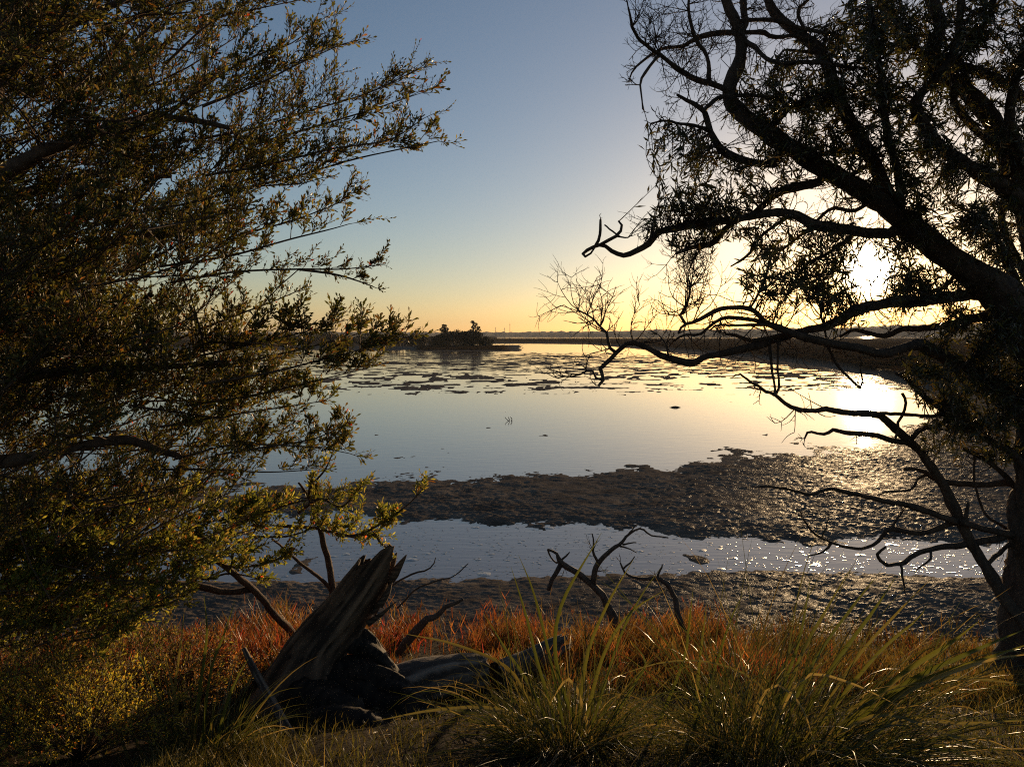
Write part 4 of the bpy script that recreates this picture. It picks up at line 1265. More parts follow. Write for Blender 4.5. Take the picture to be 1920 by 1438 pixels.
def low_shrub(label, x, y, D, rx, rz, n, seed, cols, ll):
    """a rounded knee-high shrub of many leafy shoots from one crown"""
    base = P(x, y, D)
    base[2] = float(bank_z(base[0], base[1])) - 0.02
    S = Shrub('low_shrub', label, 'shrub', base, seed, cols, ll, M_leaf3)
    r = S.rng
    for k in range(n):
        a = r.uniform(0, 6.283); q = math.sqrt(r.uniform(0.02, 1))
        e = base + np.array([math.cos(a) * q * rx, math.sin(a) * q * rx * 0.8, rz * math.sqrt(max(0.05, 1 - 0.75 * q * q)) * r.uniform(0.65, 1.1)])
        c = base + (e - base) * np.array([0.35, 0.35, 0.6])
        S.tw.append((bez(base[None], c[None], e[None], 6)[0], np.linspace(0.003, 0.0014, 6)))
        d = unit(e - c)
        for s in (0.55, 0.75, 0.95):
            p = (1 - s) ** 2 * base + 2 * s * (1 - s) * c + s * s * e
            S.spray(p, unit(d + r.normal(size=3) * 0.4), r.uniform(0.06, 0.11))
    S.finish(120)


YCOL = [(5, (0.24, 0.21, 0.035)), (3, (0.14, 0.14, 0.03)), (2, (0.30, 0.20, 0.04)), (0.3, (0.40, 0.14, 0.04))]
BCOL = [(4, (0.17, 0.08, 0.03)), (3, (0.14, 0.10, 0.032)), (2, (0.24, 0.10, 0.035)), (2, (0.13, 0.125, 0.035))]
low_shrub('yellow-green low shrub in the bottom left corner', 150, 1440, 2.95, 0.38, 0.38, 120, 41, YCOL, (0.014, 0.023))
low_shrub('yellowish low shrub at the very left edge, below the leafy tree', -10, 1420, 2.9, 0.30, 0.34, 70, 42, YCOL, (0.014, 0.023))
low_shrub('reddish brown low shrub above the yellow-green corner shrub', 100, 1300, 3.5, 0.34, 0.38, 70, 43, BCOL, (0.013, 0.021))
low_shrub('brownish low shrub left of the fallen stump, behind the left tussock', 340, 1270, 3.9, 0.38, 0.36, 80, 44, BCOL, (0.013, 0.021))
low_shrub('olive low shrub between the leafy tree and the reddish brown shrub', 10, 1230, 3.7, 0.35, 0.42, 60, 45, SCOL, (0.016, 0.026))
low_shrub('olive brown low shrub under the spreading shrub', 230, 1225, 4.1, 0.38, 0.42, 70, 46, SCOL, (0.016, 0.026))

# ------------------------------------------------------------------ stump, logs and dead branches
def timber(name, label, cat, path, seed, mat, sides=56, rings=90, groove=0.10, jag=0.0, jag_dir=None, ends=(0.0, 0.0), flat=1.0):
    """an old log: grooved along its grain, broken at the ends. path: x, y, D, width px"""
    pts, rad = trace(path, rings)
    t, a, b = frames(pts)
    d = np.concatenate([[0], np.cumsum(np.linalg.norm(np.diff(pts, axis=0), axis=1))])
    ang = np.arange(sides) * 2 * math.pi / sides
    A, Dd = np.meshgrid(ang, d)
    rm = rad.mean()
    twist = A + Dd * 0.5
    ca, sa = np.cos(twist), np.sin(twist)
    grain = fbm(ca * 5.5 + seed, sa * 5.5 + Dd * 0.9, 4, seed, 0.62)
    lump = fbm(ca * 1.2 + 4, sa * 1.2 + Dd * 3.0, 3, seed + 4)
    deep = np.minimum(0, np.abs(fbm(ca * 3.1 + 8, sa * 3.1 + Dd * 0.6, 3, seed + 9)) - 0.07) * 3.2
    R = rad[:, None] * (1 + groove * grain + 0.14 * lump + deep * groove * 4)
    Pp = pts[:, None, :] + R[..., None] * (np.cos(ang)[None, :, None] * a[:, None, :] + flat * np.sin(ang)[None, :, None] * b[:, None, :])
    # broken ends: the grain tears off at different lengths
    for e, amt in ((0, ends[0]), (1, ends[1])):
        if amt:
            s = d / d[-1]
            w = sstep(0.72, 1.0, s) if e else sstep(0.72, 1.0, 1 - s)
            tear = (vnoise(np.cos(ang) * 4 + seed, np.sin(ang) * 4, seed + 20 + e) * 0.6 + vnoise(np.cos(ang) * 9, np.sin(ang) * 9 + seed, seed + 30 + e) * 0.4) * amt
            if jag_dir is not None and e:
                tear = tear + jag * np.maximum(0, np.cos(ang - jag_dir)) ** 6
            Pp = Pp + (w[:, None] * tear[None, :])[..., None] * t[:, None, :] * (1 if e else -1)
    g = Geo()
    i = np.arange(rings - 1)[:, None] * sides; j = np.arange(sides)[None, :]; j2 = (j + 1) % sides
    q = np.stack([i + j, i + j2, i + sides + j2, i + sides + j], -1).reshape(-1, 4)
    v = Pp.reshape(-1, 3)
    tr = []
    for e in (0, 1):                                     # hollow, sunken end grain
        o = (rings - 1) * sides if e else 0
        ring = Pp[-1 if e else 0]
        c = ring.mean(0)
        inner = c + (ring - c) * 0.55 - t[-1 if e else 0] * (1 if e else -1) * rm * 0.7
        k = len(v)
        v = np.vstack([v, inner, [c - t[-1 if e else 0] * (1 if e else -1) * rm * 1.0]])
        for s in range(sides):
            s2 = (s + 1) % sides
            if e:
                tr += [(o + s, o + s2, k + s2), (o + s, k + s2, k + s), (k + s, k + s2, k + sides)]
            else:
                tr += [(o + s2, o + s, k + s), (o + s2, k + s, k + s2), (k + s2, k + s, k + sides)]
    g.add(v, q, tr)
    gr = np.concatenate([(grain + deep * 1.5).ravel(), np.full(len(v) - rings * sides, -0.6)])
    base = pts[0].copy()
    tt = thing(name, label, cat, base)
    return tt, g, gr, pts, rad


t, g, gr, pts, rad = timber('stump', 'weathered broken tree stump leaning to the right at the water edge', 'stump',
                            [(530, 1420, 3.75, 300), (545, 1345, 3.84, 190), (566, 1275, 3.93, 132), (592, 1217, 4.0, 102), (640, 1158, 4.06, 92), (673, 1113, 4.1, 86), (704, 1068, 4.13, 78)],
                            51, M_stump, 72, 120, 0.11, 0.16, 2.2, (0, 0.05))
g.build('trunk', M_stump, t, attrs={'grain': gr})
ST = t
rng = np.random.default_rng(52)
for (x0, y0, D0, x1, y1, D1, w) in [(728, 1085, 4.1, 762, 1040, 4.1, 22), (722, 1078, 4.16, 744, 1036, 4.16, 16), (690, 1082, 4.2, 702, 1056, 4.2, 14), (712, 1135, 4.02, 735, 1090, 4.05, 14), (690, 1170, 4.0, 742, 1128, 4.0, 12), (700, 1150, 4.05, 722, 1108, 4.0, 12)]:
    a, r = trace([(x0, y0, D0, w), ((x0 + x1) / 2 + 2, (y0 + y1) / 2, D0, w * 0.75), (x1, y1, D1, 2)], 12)
    g = Geo(); tube(g, a, r, 7, 0.5, int(x0))
    g.build('splinter', M_stump, ST, attrs={'grain': np.tile([0.2, -0.2], g.n)[:g.n]})
for lp in [[(440, 1350, 3.95, 60), (500, 1320, 3.95, 100), (570, 1305, 3.95, 130), (650, 1315, 3.92, 120), (730, 1335, 3.85, 100), (800, 1350, 3.75, 70), (860, 1365, 3.65, 30)],
           [(560, 1320, 3.8, 120), (620, 1370, 3.65, 130), (690, 1410, 3.5, 110), (760, 1450, 3.35, 70)], [(520, 1330, 3.85, 110), (450, 1370, 3.75, 90), (400, 1420, 3.6, 50)],
           [(600, 1270, 3.95, 70), (680, 1262, 3.95, 60), (740, 1290, 3.9, 50), (800, 1330, 3.8, 24)], [(640, 1190, 4.05, 50), (690, 1215, 4.05, 46), (730, 1262, 4.0, 40), (770, 1320, 3.9, 24)]]:
    a, r = trace(lp, 50)
    g = Geo(); tube(g, a, r, 30, 0.45, int(lp[1][0]))
    g.build('root', M_burnt, ST, attrs={'grain': fbm(np.arange(g.n) * 0.37, np.arange(g.n) * 0.01, 2, 3)})

t, g, gr, _, _ = timber('fallen_log', 'smooth grey fallen log with long cracks beside the stump', 'log',
                        [(668, 1318, 3.92, 90), (740, 1296, 4.02, 92), (800, 1278, 4.1, 90), (860, 1266, 4.2, 80), (905, 1260, 4.28, 68)], 55, M_log, 48, 70, 0.045, 0, None, (0.02, 0.03))
g.build('trunk', M_log, t, attrs={'grain': gr})
t, g, gr, _, _ = timber('fallen_log', 'short grey log end lying behind the middle tussock', 'log',
                        [(930, 1268, 4.3, 56), (975, 1249, 4.4, 54), (1020, 1226, 4.5, 46), (1056, 1205, 4.58, 30)], 57, M_log, 44, 60, 0.06, 0, None, (0.03, 0.06))
g.build('trunk', M_log, t, attrs={'grain': gr})
t, g, gr, _, _ = timber('stick', 'pale straight stick leaning in front of the stump', 'stick',
                        [(458, 1216, 3.75, 9), (480, 1262, 3.62, 15), (515, 1325, 3.48, 17), (552, 1388, 3.32, 17), (585, 1440, 3.2, 16)], 59, M_log, 16, 60, 0.12, 0, None, (0.01, 0.03))
g.build('shaft', M_log, t, attrs={'grain': gr})


def dead_branch(label, lines, seed, name='dead_branch', cat='branch', fans=()):
    first = lines[0][0]
    base = P(*first[:3])
    t = thing(name, label, cat, base)
    nd = []
    for k, lp in enumerate(lines):
        a, r = trace(lp)
        r = r * 0.78
        rr = np.random.default_rng(seed + k)
        kk = np.cumsum(rr.normal(size=(len(a), 3)), 0); kk -= np.linspace(0, 1, len(a))[:, None] * kk[-1]
        g = Geo(); tube(g, a + kk * 0.0022, r, 8, 0.28, seed + k)
        g.build('limb', M_dead, t)
        nd.append(a)
    nd = np.concatenate(nd)
    out = []
    rr = np.random.default_rng(seed + 77)
    for (x, y, D, dx, dy, n, ln) in fans:
        p = nd[np.argmin(np.sum((nd - P(x, y, D)) ** 2, 1))]
        for q in range(n):
            grow(rr, out, p, np.array([dx, rr.normal() * 0.4, -dy]) + rr.normal(size=3) * 0.3, ln * rr.uniform(0.7, 1.2), 0.003, 1, 0.25, 0.05, (1, 3))
    if out:
        twigs_geo(out, 4).build('twigs', M_dead, t, kind='stuff')
    return t


dead_branch('black forked dead branch standing in the red plants by the channel', [
    [(1158, 1185, 5.55, 26), (1150, 1158, 5.55, 22), (1137, 1138, 5.55, 18), (1130, 1118, 5.56, 17), (1113, 1098, 5.58, 16), (1087, 1075, 5.6, 16), (1053, 1055, 5.6, 15), (1045, 1038, 5.6, 8), (1027, 1030, 5.6, 6)],
    [(1053, 1055, 5.6, 12), (1045, 1072, 5.6, 12), (1036, 1086, 5.6, 11), (1028, 1106, 5.6, 9)],
    [(1027, 1030, 5.6, 5), (1033, 1046, 5.62, 4), (1040, 1055, 5.62, 5), (1050, 1053, 5.6, 5)],
    [(1052, 1050, 5.6, 6), (1062, 1042, 5.58, 5), (1068, 1035, 5.58, 3)],
    [(1113, 1098, 5.58, 15), (1117, 1068, 5.55, 13), (1127, 1051, 5.52, 12), (1147, 1031, 5.5, 10), (1167, 1020, 5.48, 9), (1180, 1001, 5.48, 6), (1203, 990, 5.45, 5), (1220, 1004, 5.45, 4), (1253, 1008, 5.4, 3)],
    [(1167, 1020, 5.48, 6), (1180, 1018, 5.47, 4), (1193, 1017, 5.46, 3)],
    [(1163, 1024, 5.48, 5), (1180, 1029, 5.5, 3), (1194, 1036, 5.5, 2)],
    [(1122, 1058, 5.53, 7), (1112, 1035, 5.5, 6), (1113, 1015, 5.5, 4), (1110, 1000, 5.5, 3)],
    [(1178, 1003, 5.48, 4), (1188, 990, 5.47, 3), (1192, 983, 5.47, 2)]], 61,
    fans=[(1112, 1035, 5.5, -0.5, -0.8, 3, 0.09), (1117, 1075, 5.55, 0.8, -0.4, 2, 0.09), (1080, 1075, 5.6, 0, 1, 3, 0.1), (1060, 1062, 5.6, 0.2, 1, 2, 0.1), (1203, 990, 5.45, 0.3, -0.5, 1, 0.05)])
dead_branch('dark curved dead branch bending over to the left, right of the forked one', [
    [(1290, 1195, 5.4, 14), (1283, 1178, 5.4, 14), (1270, 1151, 5.42, 15), (1267, 1125, 5.45, 14), (1253, 1098, 5.46, 12), (1233, 1083, 5.48, 11), (1203, 1085, 5.5, 8), (1173, 1075, 5.5, 6), (1163, 1055, 5.5, 4)],
    [(1233, 1083, 5.48, 6), (1238, 1070, 5.48, 5), (1242, 1058, 5.48, 3)],
    [(1168, 1066, 5.5, 5), (1180, 1056, 5.5, 4), (1190, 1043, 5.5, 2)]], 66,
    fans=[(1163, 1055, 5.5, -0.3, -0.8, 2, 0.06), (1233, 1083, 5.48, -0.4, -0.8, 2, 0.06), (1200, 1085, 5.5, 0, 1, 2, 0.08)])
dead_branch('short thick broken branch poking up behind the stump', [[(745, 1225, 4.6, 20), (775, 1186, 4.6, 20), (800, 1160, 4.6, 18), (815, 1158, 4.6, 15), (836, 1137, 4.6, 11), (852, 1131, 4.6, 10), (868, 1123, 4.6, 5)]], 68)
dead_branch('thin bare twig curving up just right of the stump tip', [[(700, 1125, 4.5, 6), (740, 1095, 4.5, 5), (770, 1078, 4.5, 5), (800, 1069, 4.5, 4), (812, 1058, 4.5, 3), (817, 1045, 4.5, 2)]], 69, 'bare_twig', 'twig')
dead_branch('thin bare twig right of the other one, pointing at the channel', [[(745, 1140, 4.7, 5), (780, 1107, 4.7, 4), (820, 1090, 4.7, 4), (850, 1080, 4.7, 3), (866, 1068, 4.7, 3), (878, 1056, 4.7, 2)]], 70, 'bare_twig', 'twig')
# a drowned twig and a lump of drift out in the lagoon
DW = plane_Y(789)
dead_branch('dead weed sprig standing in the open lagoon', [[(952, 795, DW, 2.2), (955, 788, DW, 2), (953, 782, DW, 1.6)], [(955, 790, DW, 2), (949, 785, DW, 1.5), (947, 782, DW, 1.5)], [(957, 793, DW, 2), (960, 786, DW, 1.8), (957, 782, DW, 1.4)], [(964, 792, DW, 1.8), (960, 789, DW, 1.5)]], 72, 'water_weed', 'weed')
DW = plane_Y(764)
t, g, gr, _, _ = timber('driftwood', 'small flat piece of driftwood in the lagoon, right of the middle', 'driftwood',
                        [(1250, 766, DW, 1.5), (1259, 764, DW, 3), (1267, 763, DW, 4), (1277, 765, DW, 2), (1285, 766, DW, 1)], 73, M_dead, 12, 14, 0.2)
g.build('shaft', M_dead, t)

# ------------------------------------------------------------------ tussocks
def blade_mesh(g, pts, wd, col, nref):
    """a folded strap leaf along pts"""
    n = len(pts)
    t = unit(np.gradient(pts, axis=0))
    s = unit(np.cross(t, nref)); u = np.cross(s, t)
    w = (wd * np.concatenate([[0.75], np.interp(np.linspace(0, 1, n - 1), [0, 0.25, 0.7, 1], [0.9, 1, 0.75, 0.06])]))[:, None] * 0.5
    v = np.stack([pts - s * w + u * w * 0.55, pts, pts + s * w + u * w * 0.55], 1).reshape(-1, 3)
    q = []
    for i in range(n - 1):
        a = i * 3
        q += [(a, a + 1, a + 4, a + 3), (a + 1, a + 2, a + 5, a + 4)]
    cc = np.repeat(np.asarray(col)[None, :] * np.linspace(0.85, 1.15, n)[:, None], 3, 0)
    g.add(v, q, None, cc)


BLC = [(5, (0.040, 0.047, 0.014)), (3, (0.062, 0.062, 0.018)), (2, (0.10, 0.075, 0.028)), (0.9, (0.22, 0.16, 0.07)), (2, (0.028, 0.030, 0.011))]


def tussock(label, base_px, D, n, seed, ln, wd, bias=(0, 0), elev=(45, 86), droop=(0.3, 1.3), rad=0.12, heroes=(), mass=0, extra=()):
    base = P(base_px[0], base_px[1], D)
    base[2] = float(bank_z(base[0], base[1])) - 0.01
    t = thing('grass_tussock', label, 'grass', base)
    rng = np.random.default_rng(seed)
    m = Geo()
    for k in range(n + mass):
        a = rng.uniform(0, 6.283)
        c = base + np.array([math.cos(a), math.sin(a) * 0.8, 0]) * rad * math.sqrt(rng.uniform(0, 1))
        c[2] = float(bank_z(c[0], c[1])) - 0.02
        az = a + rng.normal() * 0.5
        e = math.radians(rng.uniform(*elev))
        h = np.array([math.cos(az) * math.cos(e) + bias[0] * rng.uniform(0.2, 1.2), math.sin(az) * math.cos(e) + bias[1], math.sin(e)])
        d = unit(h)
        L0 = rng.uniform(*ln) * (0.75 if k >= n else 1)
        dr = rng.uniform(*droop)
        npt = 10
        pts = [c]
        q = c
        for i in range(npt - 1):
            d = unit(d + np.array([bias[0] * 0.03, 0, -dr * (0.2 + i / npt) * 0.24]) + rng.normal(size=3) * 0.022)
            q = q + d * L0 / (npt - 1)
            q[2] = max(q[2], float(bank_z(q[0], q[1])) + 0.02) if q[1] < 7 else q[2]
            pts.append(q.copy())
        col = pick_cols(rng, 1, BLC)[0]
        W = rng.uniform(*wd)
        nr = unit(np.array([rng.normal() * 0.6, -1.0, rng.normal() * 0.6]))
        if k < n:
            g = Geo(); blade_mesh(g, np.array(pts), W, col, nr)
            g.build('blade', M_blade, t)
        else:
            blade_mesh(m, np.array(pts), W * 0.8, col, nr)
    for hp in heroes:
        a, _ = trace([(x, y, DD, 2) for (x, y, DD) in hp[0]], 14)
        g = Geo(); blade_mesh(g, a, hp[1] * 0.82 * hp[0][0][2] / F, np.array(hp[2]), unit(np.array([0.2, -1, 0.3])))
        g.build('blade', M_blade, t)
    if mass:
        m.build('blades', M_blade, t, kind='stuff')
    return t


G1, G2, G3, G4 = (0.066, 0.075, 0.018), (0.09, 0.09, 0.022), (0.22, 0.165, 0.065), (0.12, 0.10, 0.032)
tussock('big strap-leaved tussock at bottom right, its blades swept to the right', (1490, 1425), 3.0, 280, 81, (0.4, 1.08), (0.003, 0.0065), (0.5, 0.05), (12, 84), (0.2, 1.7), 0.36, mass=520, heroes=[
    ([(1425, 1400, 3.0), (1470, 1280, 3.0), (1500, 1190, 3.0), (1520, 1080, 3.05)], 9, G1), ([(1440, 1400, 3.0), (1500, 1230, 3.05), (1550, 1140, 3.1), (1598, 1060, 3.15)], 9, G2),
    ([(1450, 1400, 3.0), (1520, 1250, 3.0), (1580, 1160, 3.05), (1655, 1065, 3.1)], 9, G1), ([(1470, 1400, 3.0), (1560, 1250, 3.0), (1640, 1140, 3.0), (1680, 1080, 3.0)], 12, G1),
    ([(1500, 1400, 3.0), (1600, 1240, 3.0), (1680, 1150, 3.0), (1745, 1085, 3.0)], 9, G4), ([(1510, 1390, 3.0), (1640, 1230, 3.0), (1720, 1160, 3.0), (1740, 1130, 3.0)], 10, G2),
    ([(1560, 1380, 2.9), (1680, 1270, 2.85), (1780, 1205, 2.8), (1840, 1160, 2.75)], 15, G2), ([(1560, 1390, 2.9), (1690, 1285, 2.85), (1800, 1230, 2.8), (1925, 1178, 2.75)], 14, G1),
    ([(1570, 1390, 2.9), (1700, 1290, 2.8), (1830, 1240, 2.75), (1935, 1205, 2.7)], 15, G2), ([(1570, 1400, 2.9), (1690, 1300, 2.8), (1840, 1240, 2.7), (1940, 1225, 2.7)], 12, G3),
    ([(1590, 1330, 2.9), (1700, 1280, 2.9), (1800, 1270, 2.9), (1940, 1285, 2.9)], 10, G4),
    ([(1480, 1390, 2.9), (1430, 1290, 2.87), (1350, 1245, 2.85), (1250, 1240, 2.82), (1130, 1275, 2.8)], 5, G4),
    ([(1420, 1420, 2.8), (1500, 1275, 2.75), (1580, 1275, 2.7), (1700, 1330, 2.65)], 7, G3), ([(1380, 1430, 2.8), (1440, 1290, 2.75), (1500, 1320, 2.7), (1540, 1445, 2.65)], 6, G3),
    ([(1500, 1425, 2.75), (1640, 1340, 2.7), (1760, 1370, 2.65), (1900, 1420, 2.6)], 9, G4), ([(1560, 1430, 2.75), (1680, 1350, 2.7), (1800, 1355, 2.65), (1930, 1350, 2.6)], 9, G4)])
tussock('spiky middle tussock in front of the log, blades fanned out', (1060, 1410), 3.15, 250, 82, (0.25, 0.76), (0.0025, 0.006), (-0.02, 0), (15, 86), (0.2, 1.8), 0.22, mass=320, heroes=[
    ([(1010, 1370, 3.15), (960, 1260, 3.2), (860, 1210, 3.1), (755, 1187, 3.05)], 8, G4), ([(1050, 1380, 3.2), (1010, 1250, 3.2), (985, 1150, 3.2), (958, 1062, 3.2)], 8, G1),
    ([(1060, 1380, 3.2), (1030, 1230, 3.2), (1000, 1110, 3.2), (972, 1040, 3.2)], 8, G1), ([(1090, 1380, 3.2), (1045, 1260, 3.2), (1050, 1140, 3.2), (1128, 998, 3.2)], 10, G1),
    ([(1080, 1380, 3.1), (1100, 1230, 3.1), (1140, 1130, 3.1), (1188, 1048, 3.1)], 9, G2), ([(1090, 1380, 3.1), (1130, 1230, 3.1), (1180, 1150, 3.1), (1248, 1105, 3.1)], 9, G2),
    ([(1100, 1390, 3.1), (1160, 1200, 3.15), (1200, 1120, 3.15), (1240, 1062, 3.2)], 7, G1), ([(1035, 1370, 3.1), (990, 1280, 3.1), (950, 1220, 3.1), (905, 1148, 3.1)], 8, G1),
    ([(1110, 1390, 3.05), (1080, 1290, 3.0), (1060, 1275, 3.0), (1030, 1320, 3.0)], 9, G3), ([(1060, 1390, 3.0), (940, 1330, 2.95), (820, 1330, 2.9), (700, 1352, 2.85)], 8, G4),
    ([(1120, 1390, 3.1), (1190, 1280, 3.1), (1210, 1240, 3.1), (1180, 1198, 3.15)], 8, G1), ([(1220, 1390, 3.2), (1280, 1240, 3.2), (1290, 1180, 3.2), (1300, 1100, 3.2)], 8, G1),
    ([(1300, 1390, 3.2), (1310, 1250, 3.2), (1320, 1170, 3.2), (1325, 1130, 3.2)], 8, G2), ([(1290, 1400, 3.2), (1340, 1250, 3.2), (1370, 1160, 3.2), (1395, 1110, 3.2)], 8, G1)])
tussock('sparse left tussock of tall thin blades in front of the spreading shrub', (375, 1440), 3.05, 60, 83, (0.2, 0.55), (0.003, 0.007), (0.05, 0), (30, 86), (0.1, 1.2), 0.15, mass=90, heroes=[
    ([(275, 1440, 3.0), (240, 1350, 3.0), (205, 1270, 3.0), (166, 1195, 3.0)], 6.5, G4), ([(315, 1420, 3.0), (300, 1310, 3.0), (275, 1265, 3.0), (254, 1195, 3.0)], 6.5, G1),
    ([(360, 1420, 3.1), (375, 1290, 3.1), (388, 1190, 3.1), (382, 1112, 3.1)], 8, G1), ([(375, 1420, 3.1), (395, 1260, 3.1), (420, 1190, 3.1), (443, 1118, 3.1)], 7, G1),
    ([(340, 1420, 3.0), (330, 1320, 3.0), (320, 1270, 3.0), (312, 1235, 3.0)], 8, G4), ([(400, 1420, 3.0), (425, 1320, 3.0), (445, 1270, 3.0), (465, 1235, 3.0)], 8, G1),
    ([(330, 1420, 3.1), (328, 1300, 3.1), (340, 1200, 3.1), (346, 1140, 3.1)], 7, G4), ([(250, 1440, 2.95), (222, 1370, 2.95), (205, 1310, 2.95), (196, 1270, 2.95)], 7, G4)])

# ------------------------------------------------------------------ ground cover
def ground_cover(name, label, n, area, seed, hgt, wd, cols, mat, side=4, dens=None, lean=0.25, cat=None):
    """upright branching stems; area: function of a random generator giving X, Y"""
    rng = np.random.default_rng(seed)
    X, Y = area(rng, n)
    if dens is not None:
        keep = rng.uniform(size=len(X)) < dens(X, Y)
        X, Y = X[keep], Y[keep]
    hue = np.clip(0.5 + 1.1 * fbm(X * 1.7, Y * 1.7, 2, seed + 11), 0, 1)[:, None]
    n = len(X)
    Z = np.maximum(bank_z(X, Y), -0.01) - 0.01
    p0 = np.stack([X, Y, Z], 1)
    patch = fbm(X * 1.4, Y * 1.4, 3, seed)
    hh = rng.uniform(*hgt, n) * np.clip(0.75 + 0.9 * patch + 0.5 * fbm(X * 5, Y * 5, 2, seed + 3), 0.25, 1.9)
    d = unit(np.stack([rng.normal(size=n) * lean, rng.normal(size=n) * lean, np.ones(n)], 1))
    p2 = p0 + d * hh[:, None]
    p1 = p0 + np.array([0, 0, 1.0]) * (hh * 0.5)[:, None]
    col = pick_cols(rng, n, cols)
    if dens is not None and mat is M_sam:                # patches of other species: olive among the red
        clump = np.clip(1.0 + 0.9 * fbm(X * 6, Y * 6, 2, seed + 17), 0.35, 1.9)[:, None]
        col = (col * (1 - 0.55 * hue) + np.array([0.14, 0.11, 0.03]) * 0.55 * hue) * clump
    g = Geo()

    def ribbon(p0, p1, p2, w, col):
        k = len(p0)
        a = rng.uniform(0, 6.283, k)
        s = np.stack([np.cos(a), np.sin(a), np.zeros(k)], 1) * w[:, None]
        m = 0.25 * p0 + 0.5 * p1 + 0.25 * p2
        v = np.stack([p0 - s, p0 + s, m - s * 0.9, m + s * 0.9, p2], 1).reshape(-1, 3)
        b = (np.arange(k) * 5)[:, None]
        g.add(v, (b + np.array([[0, 1, 3, 2]])), (b + np.array([[2, 3, 4]])), np.repeat(col, 5, 0))
    ribbon(p0, p1, p2, rng.uniform(*wd, n), col)
    for k in range(side):
        s = rng.uniform(0.15, 0.85, n)[:, None]
        q = (1 - s) ** 2 * p0 + 2 * s * (1 - s) * p1 + s * s * p2
        a = rng.uniform(0, 6.283, n)
        dd = unit(np.stack([np.cos(a) * 0.6, np.sin(a) * 0.6, np.ones(n)], 1))
        l2 = (hh * rng.uniform(0.15, 0.4, n))[:, None]
        e = q + dd * l2
        ribbon(q, q + dd * l2 * 0.5 - np.array([0, 0, 0.1]) * l2, e, rng.uniform(*wd, n) * 0.9, col * rng.uniform(0.8, 1.3, (n, 1)))
    o = g.build(name, mat, smooth=False)
    tag(o, label, cat, kind='stuff')
    return o


RED = [(4, (0.25, 0.065, 0.030)), (2, (0.34, 0.11, 0.042)), (4, (0.17, 0.055, 0.026)), (2, (0.30, 0.045, 0.04)), (1.5, (0.19, 0.12, 0.035)), (1.5, (0.07, 0.03, 0.018))]
OLV = [(3, (0.14, 0.085, 0.027)), (3, (0.10, 0.08, 0.024)), (2, (0.18, 0.08, 0.026)), (1, (0.20, 0.05, 0.024)), (1.5, (0.05, 0.032, 0.014))]


def strip(x0, x1, y0, y1):
    def f(rng, n):
        Y = rng.uniform(y0, y1, n)
        return rng.uniform(x0, x1, n), Y
    return f


ground_cover('samphire', 'red and orange samphire covering the bank edge', 16000, strip(-2.2, 1.6, 4.25, 7.0), 91, (0.08, 0.30), (0.0022, 0.0046), RED, M_sam, 4,
             lambda X, Y: sstep(-0.22, 0.10, fbm(X * 1.9, Y * 1.5, 3, 5)) * (1 - sstep(6.1, 6.9, Y + 0.55 * fbm(X * 1.6, Y * 1.6, 3, 3))) + 0.04, cat='samphire')
ground_cover('samphire', 'olive and rust samphire under the leaning tree', 10000, strip(1.0, 4.4, 3.9, 6.8), 92, (0.07, 0.22), (0.002, 0.004), OLV, M_sam, 4,
             lambda X, Y: sstep(-0.22, 0.12, fbm(X * 1.9, Y * 1.5, 3, 6)) * (1 - sstep(5.7, 6.6, Y + 0.5 * fbm(X * 1.6, Y * 1.6, 3, 4))) + 0.04, cat='samphire')
ground_cover('samphire', 'orange and olive samphire left of the stump', 5000, strip(-3.4, -1.1, 4.2, 6.4), 93, (0.10, 0.26), (0.0022, 0.004), OLV + RED[:2], M_sam, 5, cat='samphire')
GRS = [(3, (0.11, 0.09, 0.028)), (3, (0.07, 0.07, 0.020)), (0.8, (0.26, 0.19, 0.075)), (3, (0.04, 0.036, 0.013))]
ground_cover('short_grass', 'short dry grass along the bottom of the bank', 46000, strip(-2.8, 3.4, 2.4, 4.8), 94, (0.04, 0.20), (0.0010, 0.0020), GRS, M_grass, 1,
             lambda X, Y: np.clip(0.60 + 1.2 * fbm(X * 1.1 + 2, Y * 1.1, 3, 7), 0.30, 1) * (1 - 0.5 * sstep(-1.0, -0.8, X) * (1 - sstep(-0.1, 0.1, X)) * sstep(2.75, 2.95, Y)), 0.55, cat='grass')
ground_cover('short_grass', 'tufts of golden grass by the left tussock', 2600, strip(-1.35, -0.95, 2.6, 3.15), 95, (0.08, 0.17), (0.0010, 0.0018), GRS, M_grass, 1, None, 0.5, cat='grass')

# dead leaves and bits of bark lying on the bank
rng = np.random.default_rng(96)
n = 9000
X, Y = rng.uniform(-3.0, 3.6, n), rng.uniform(2.2, 6.4, n)
B = np.stack([X, Y, bank_z(X, Y) + 0.004 + 0.012 * rng.uniform(size=n)], 1)
a = rng.uniform(0, 6.283, n)
D = np.stack([np.cos(a), np.sin(a), rng.normal(size=n) * 0.25], 1)
Nn = np.stack([rng.normal(size=n) * 0.35, rng.normal(size=n) * 0.35, np.ones(n)], 1)
ln = rng.uniform(0.012, 0.06, n)
v = leaf_verts(B, D, Nn, ln, ln * rng.uniform(0.12, 0.4, n), 0.5, 0.2)
g = Geo()
g.add(v.reshape(-1, 3), None, (LEAF_T[None] + (np.arange(n) * 5)[:, None, None]).reshape(-1, 3),
      np.repeat(pick_cols(rng, n, [(4, (0.06, 0.04, 0.025)), (3, (0.11, 0.075, 0.045)), (1.5, (0.20, 0.15, 0.10)), (2, (0.03, 0.02, 0.013))]), 5, 0))
tag(g.build('leaf_litter', M_grass, smooth=False), 'dead leaves and bark flakes scattered on the bank', 'litter', kind='stuff')

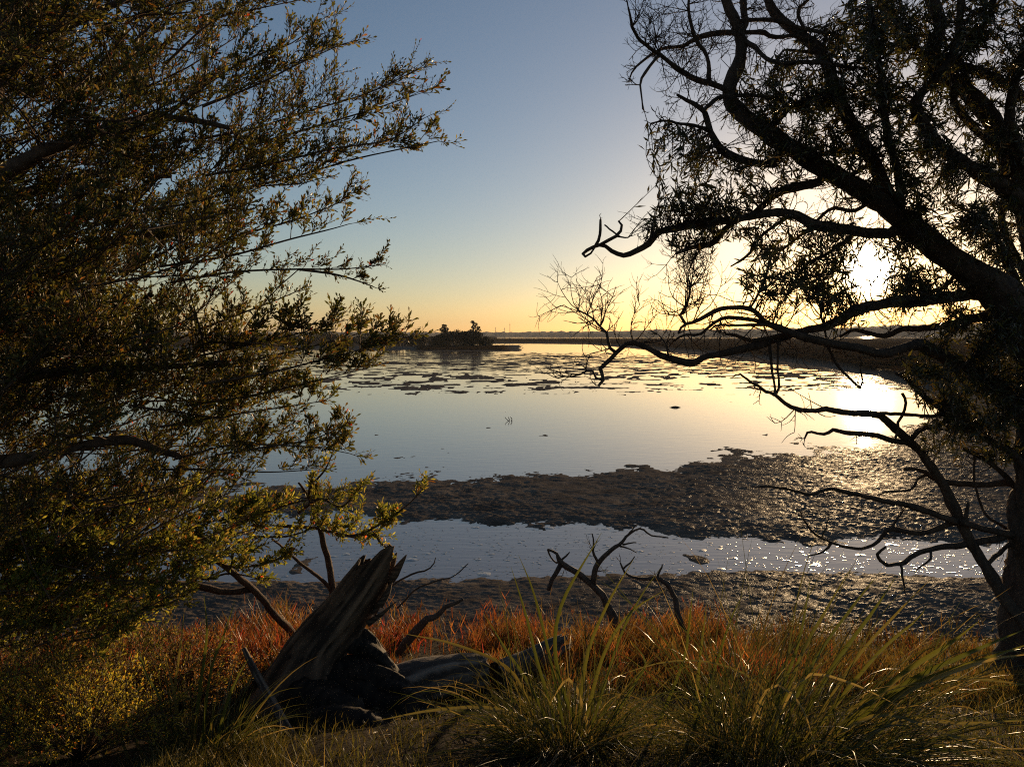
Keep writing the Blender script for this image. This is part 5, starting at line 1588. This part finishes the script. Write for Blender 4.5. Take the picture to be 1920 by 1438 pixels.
# near channel: foamy flecks, with extra glossy ones added as sun glitter
rng = np.random.default_rng(97)
g = Geo()
k = 0
while k < 2600:
    px_, py_ = 1950 - 1520 * rng.uniform() ** 1.35, rng.uniform(985, 1095)
    Y = plane_Y(py_); d = raydir(px_, py_); X = d[0] / d[1] * Y
    h, _ = ground_height(np.array([X]), np.array([Y]))
    k += 1
    if h[0] > -0.004:
        continue
    r = 0.005 * math.exp(rng.normal() * 0.55)
    if rng.uniform() < 0.06: r *= 2.6
    m = 7
    a = np.arange(m) * 2 * math.pi / m
    rr = r * rng.uniform(0.6, 1.3, m)
    ring = np.stack([X + np.cos(a) * rr * 1.9, Y + np.sin(a) * rr * 1.6, np.full(m, 0.0015)], 1)
    top = np.array([[X, Y, 0.002 + r * 0.25]])
    g.add(np.vstack([ring, top]), None, [(i, (i + 1) % m, m) for i in range(m)])
tag(g.build('foam_glint', M_foam_glint), 'small pale foamy flecks and added sun-glitter flecks on the near channel', 'foam_glint', kind='stuff')

# ------------------------------------------------------------------ sea air between the eye and the far hills
def haze_box():
    x0, x1, y0, y1, z0, z1 = -2850, 2850, -80, 2900, -1.6, 52
    g = Geo()
    g.add([(x0, y0, z0), (x1, y0, z0), (x1, y1, z0), (x0, y1, z0), (x0, y0, z1), (x1, y0, z1), (x1, y1, z1), (x0, y1, z1)],
          [(0, 3, 2, 1), (4, 5, 6, 7), (0, 1, 5, 4), (1, 2, 6, 5), (2, 3, 7, 6), (3, 0, 4, 7)])
    m = bpy.data.materials.new('sea_air')
    m.use_nodes = True
    t = m.node_tree
    for n in list(t.nodes):
        t.nodes.remove(n)
    out = t.nodes.new('ShaderNodeOutputMaterial')
    v = t.nodes.new('ShaderNodeVolumePrincipled')
    v.inputs['Color'].default_value = (0.92, 0.93, 0.95, 1)
    v.inputs['Density'].default_value = 0.00016
    v.inputs['Anisotropy'].default_value = 0.0
    t.links.new(v.outputs[0], out.inputs['Volume'])
    tag(g.build('haze', m, smooth=False), 'thin golden sea haze over the lagoon and hills', kind='stuff')


haze_box()
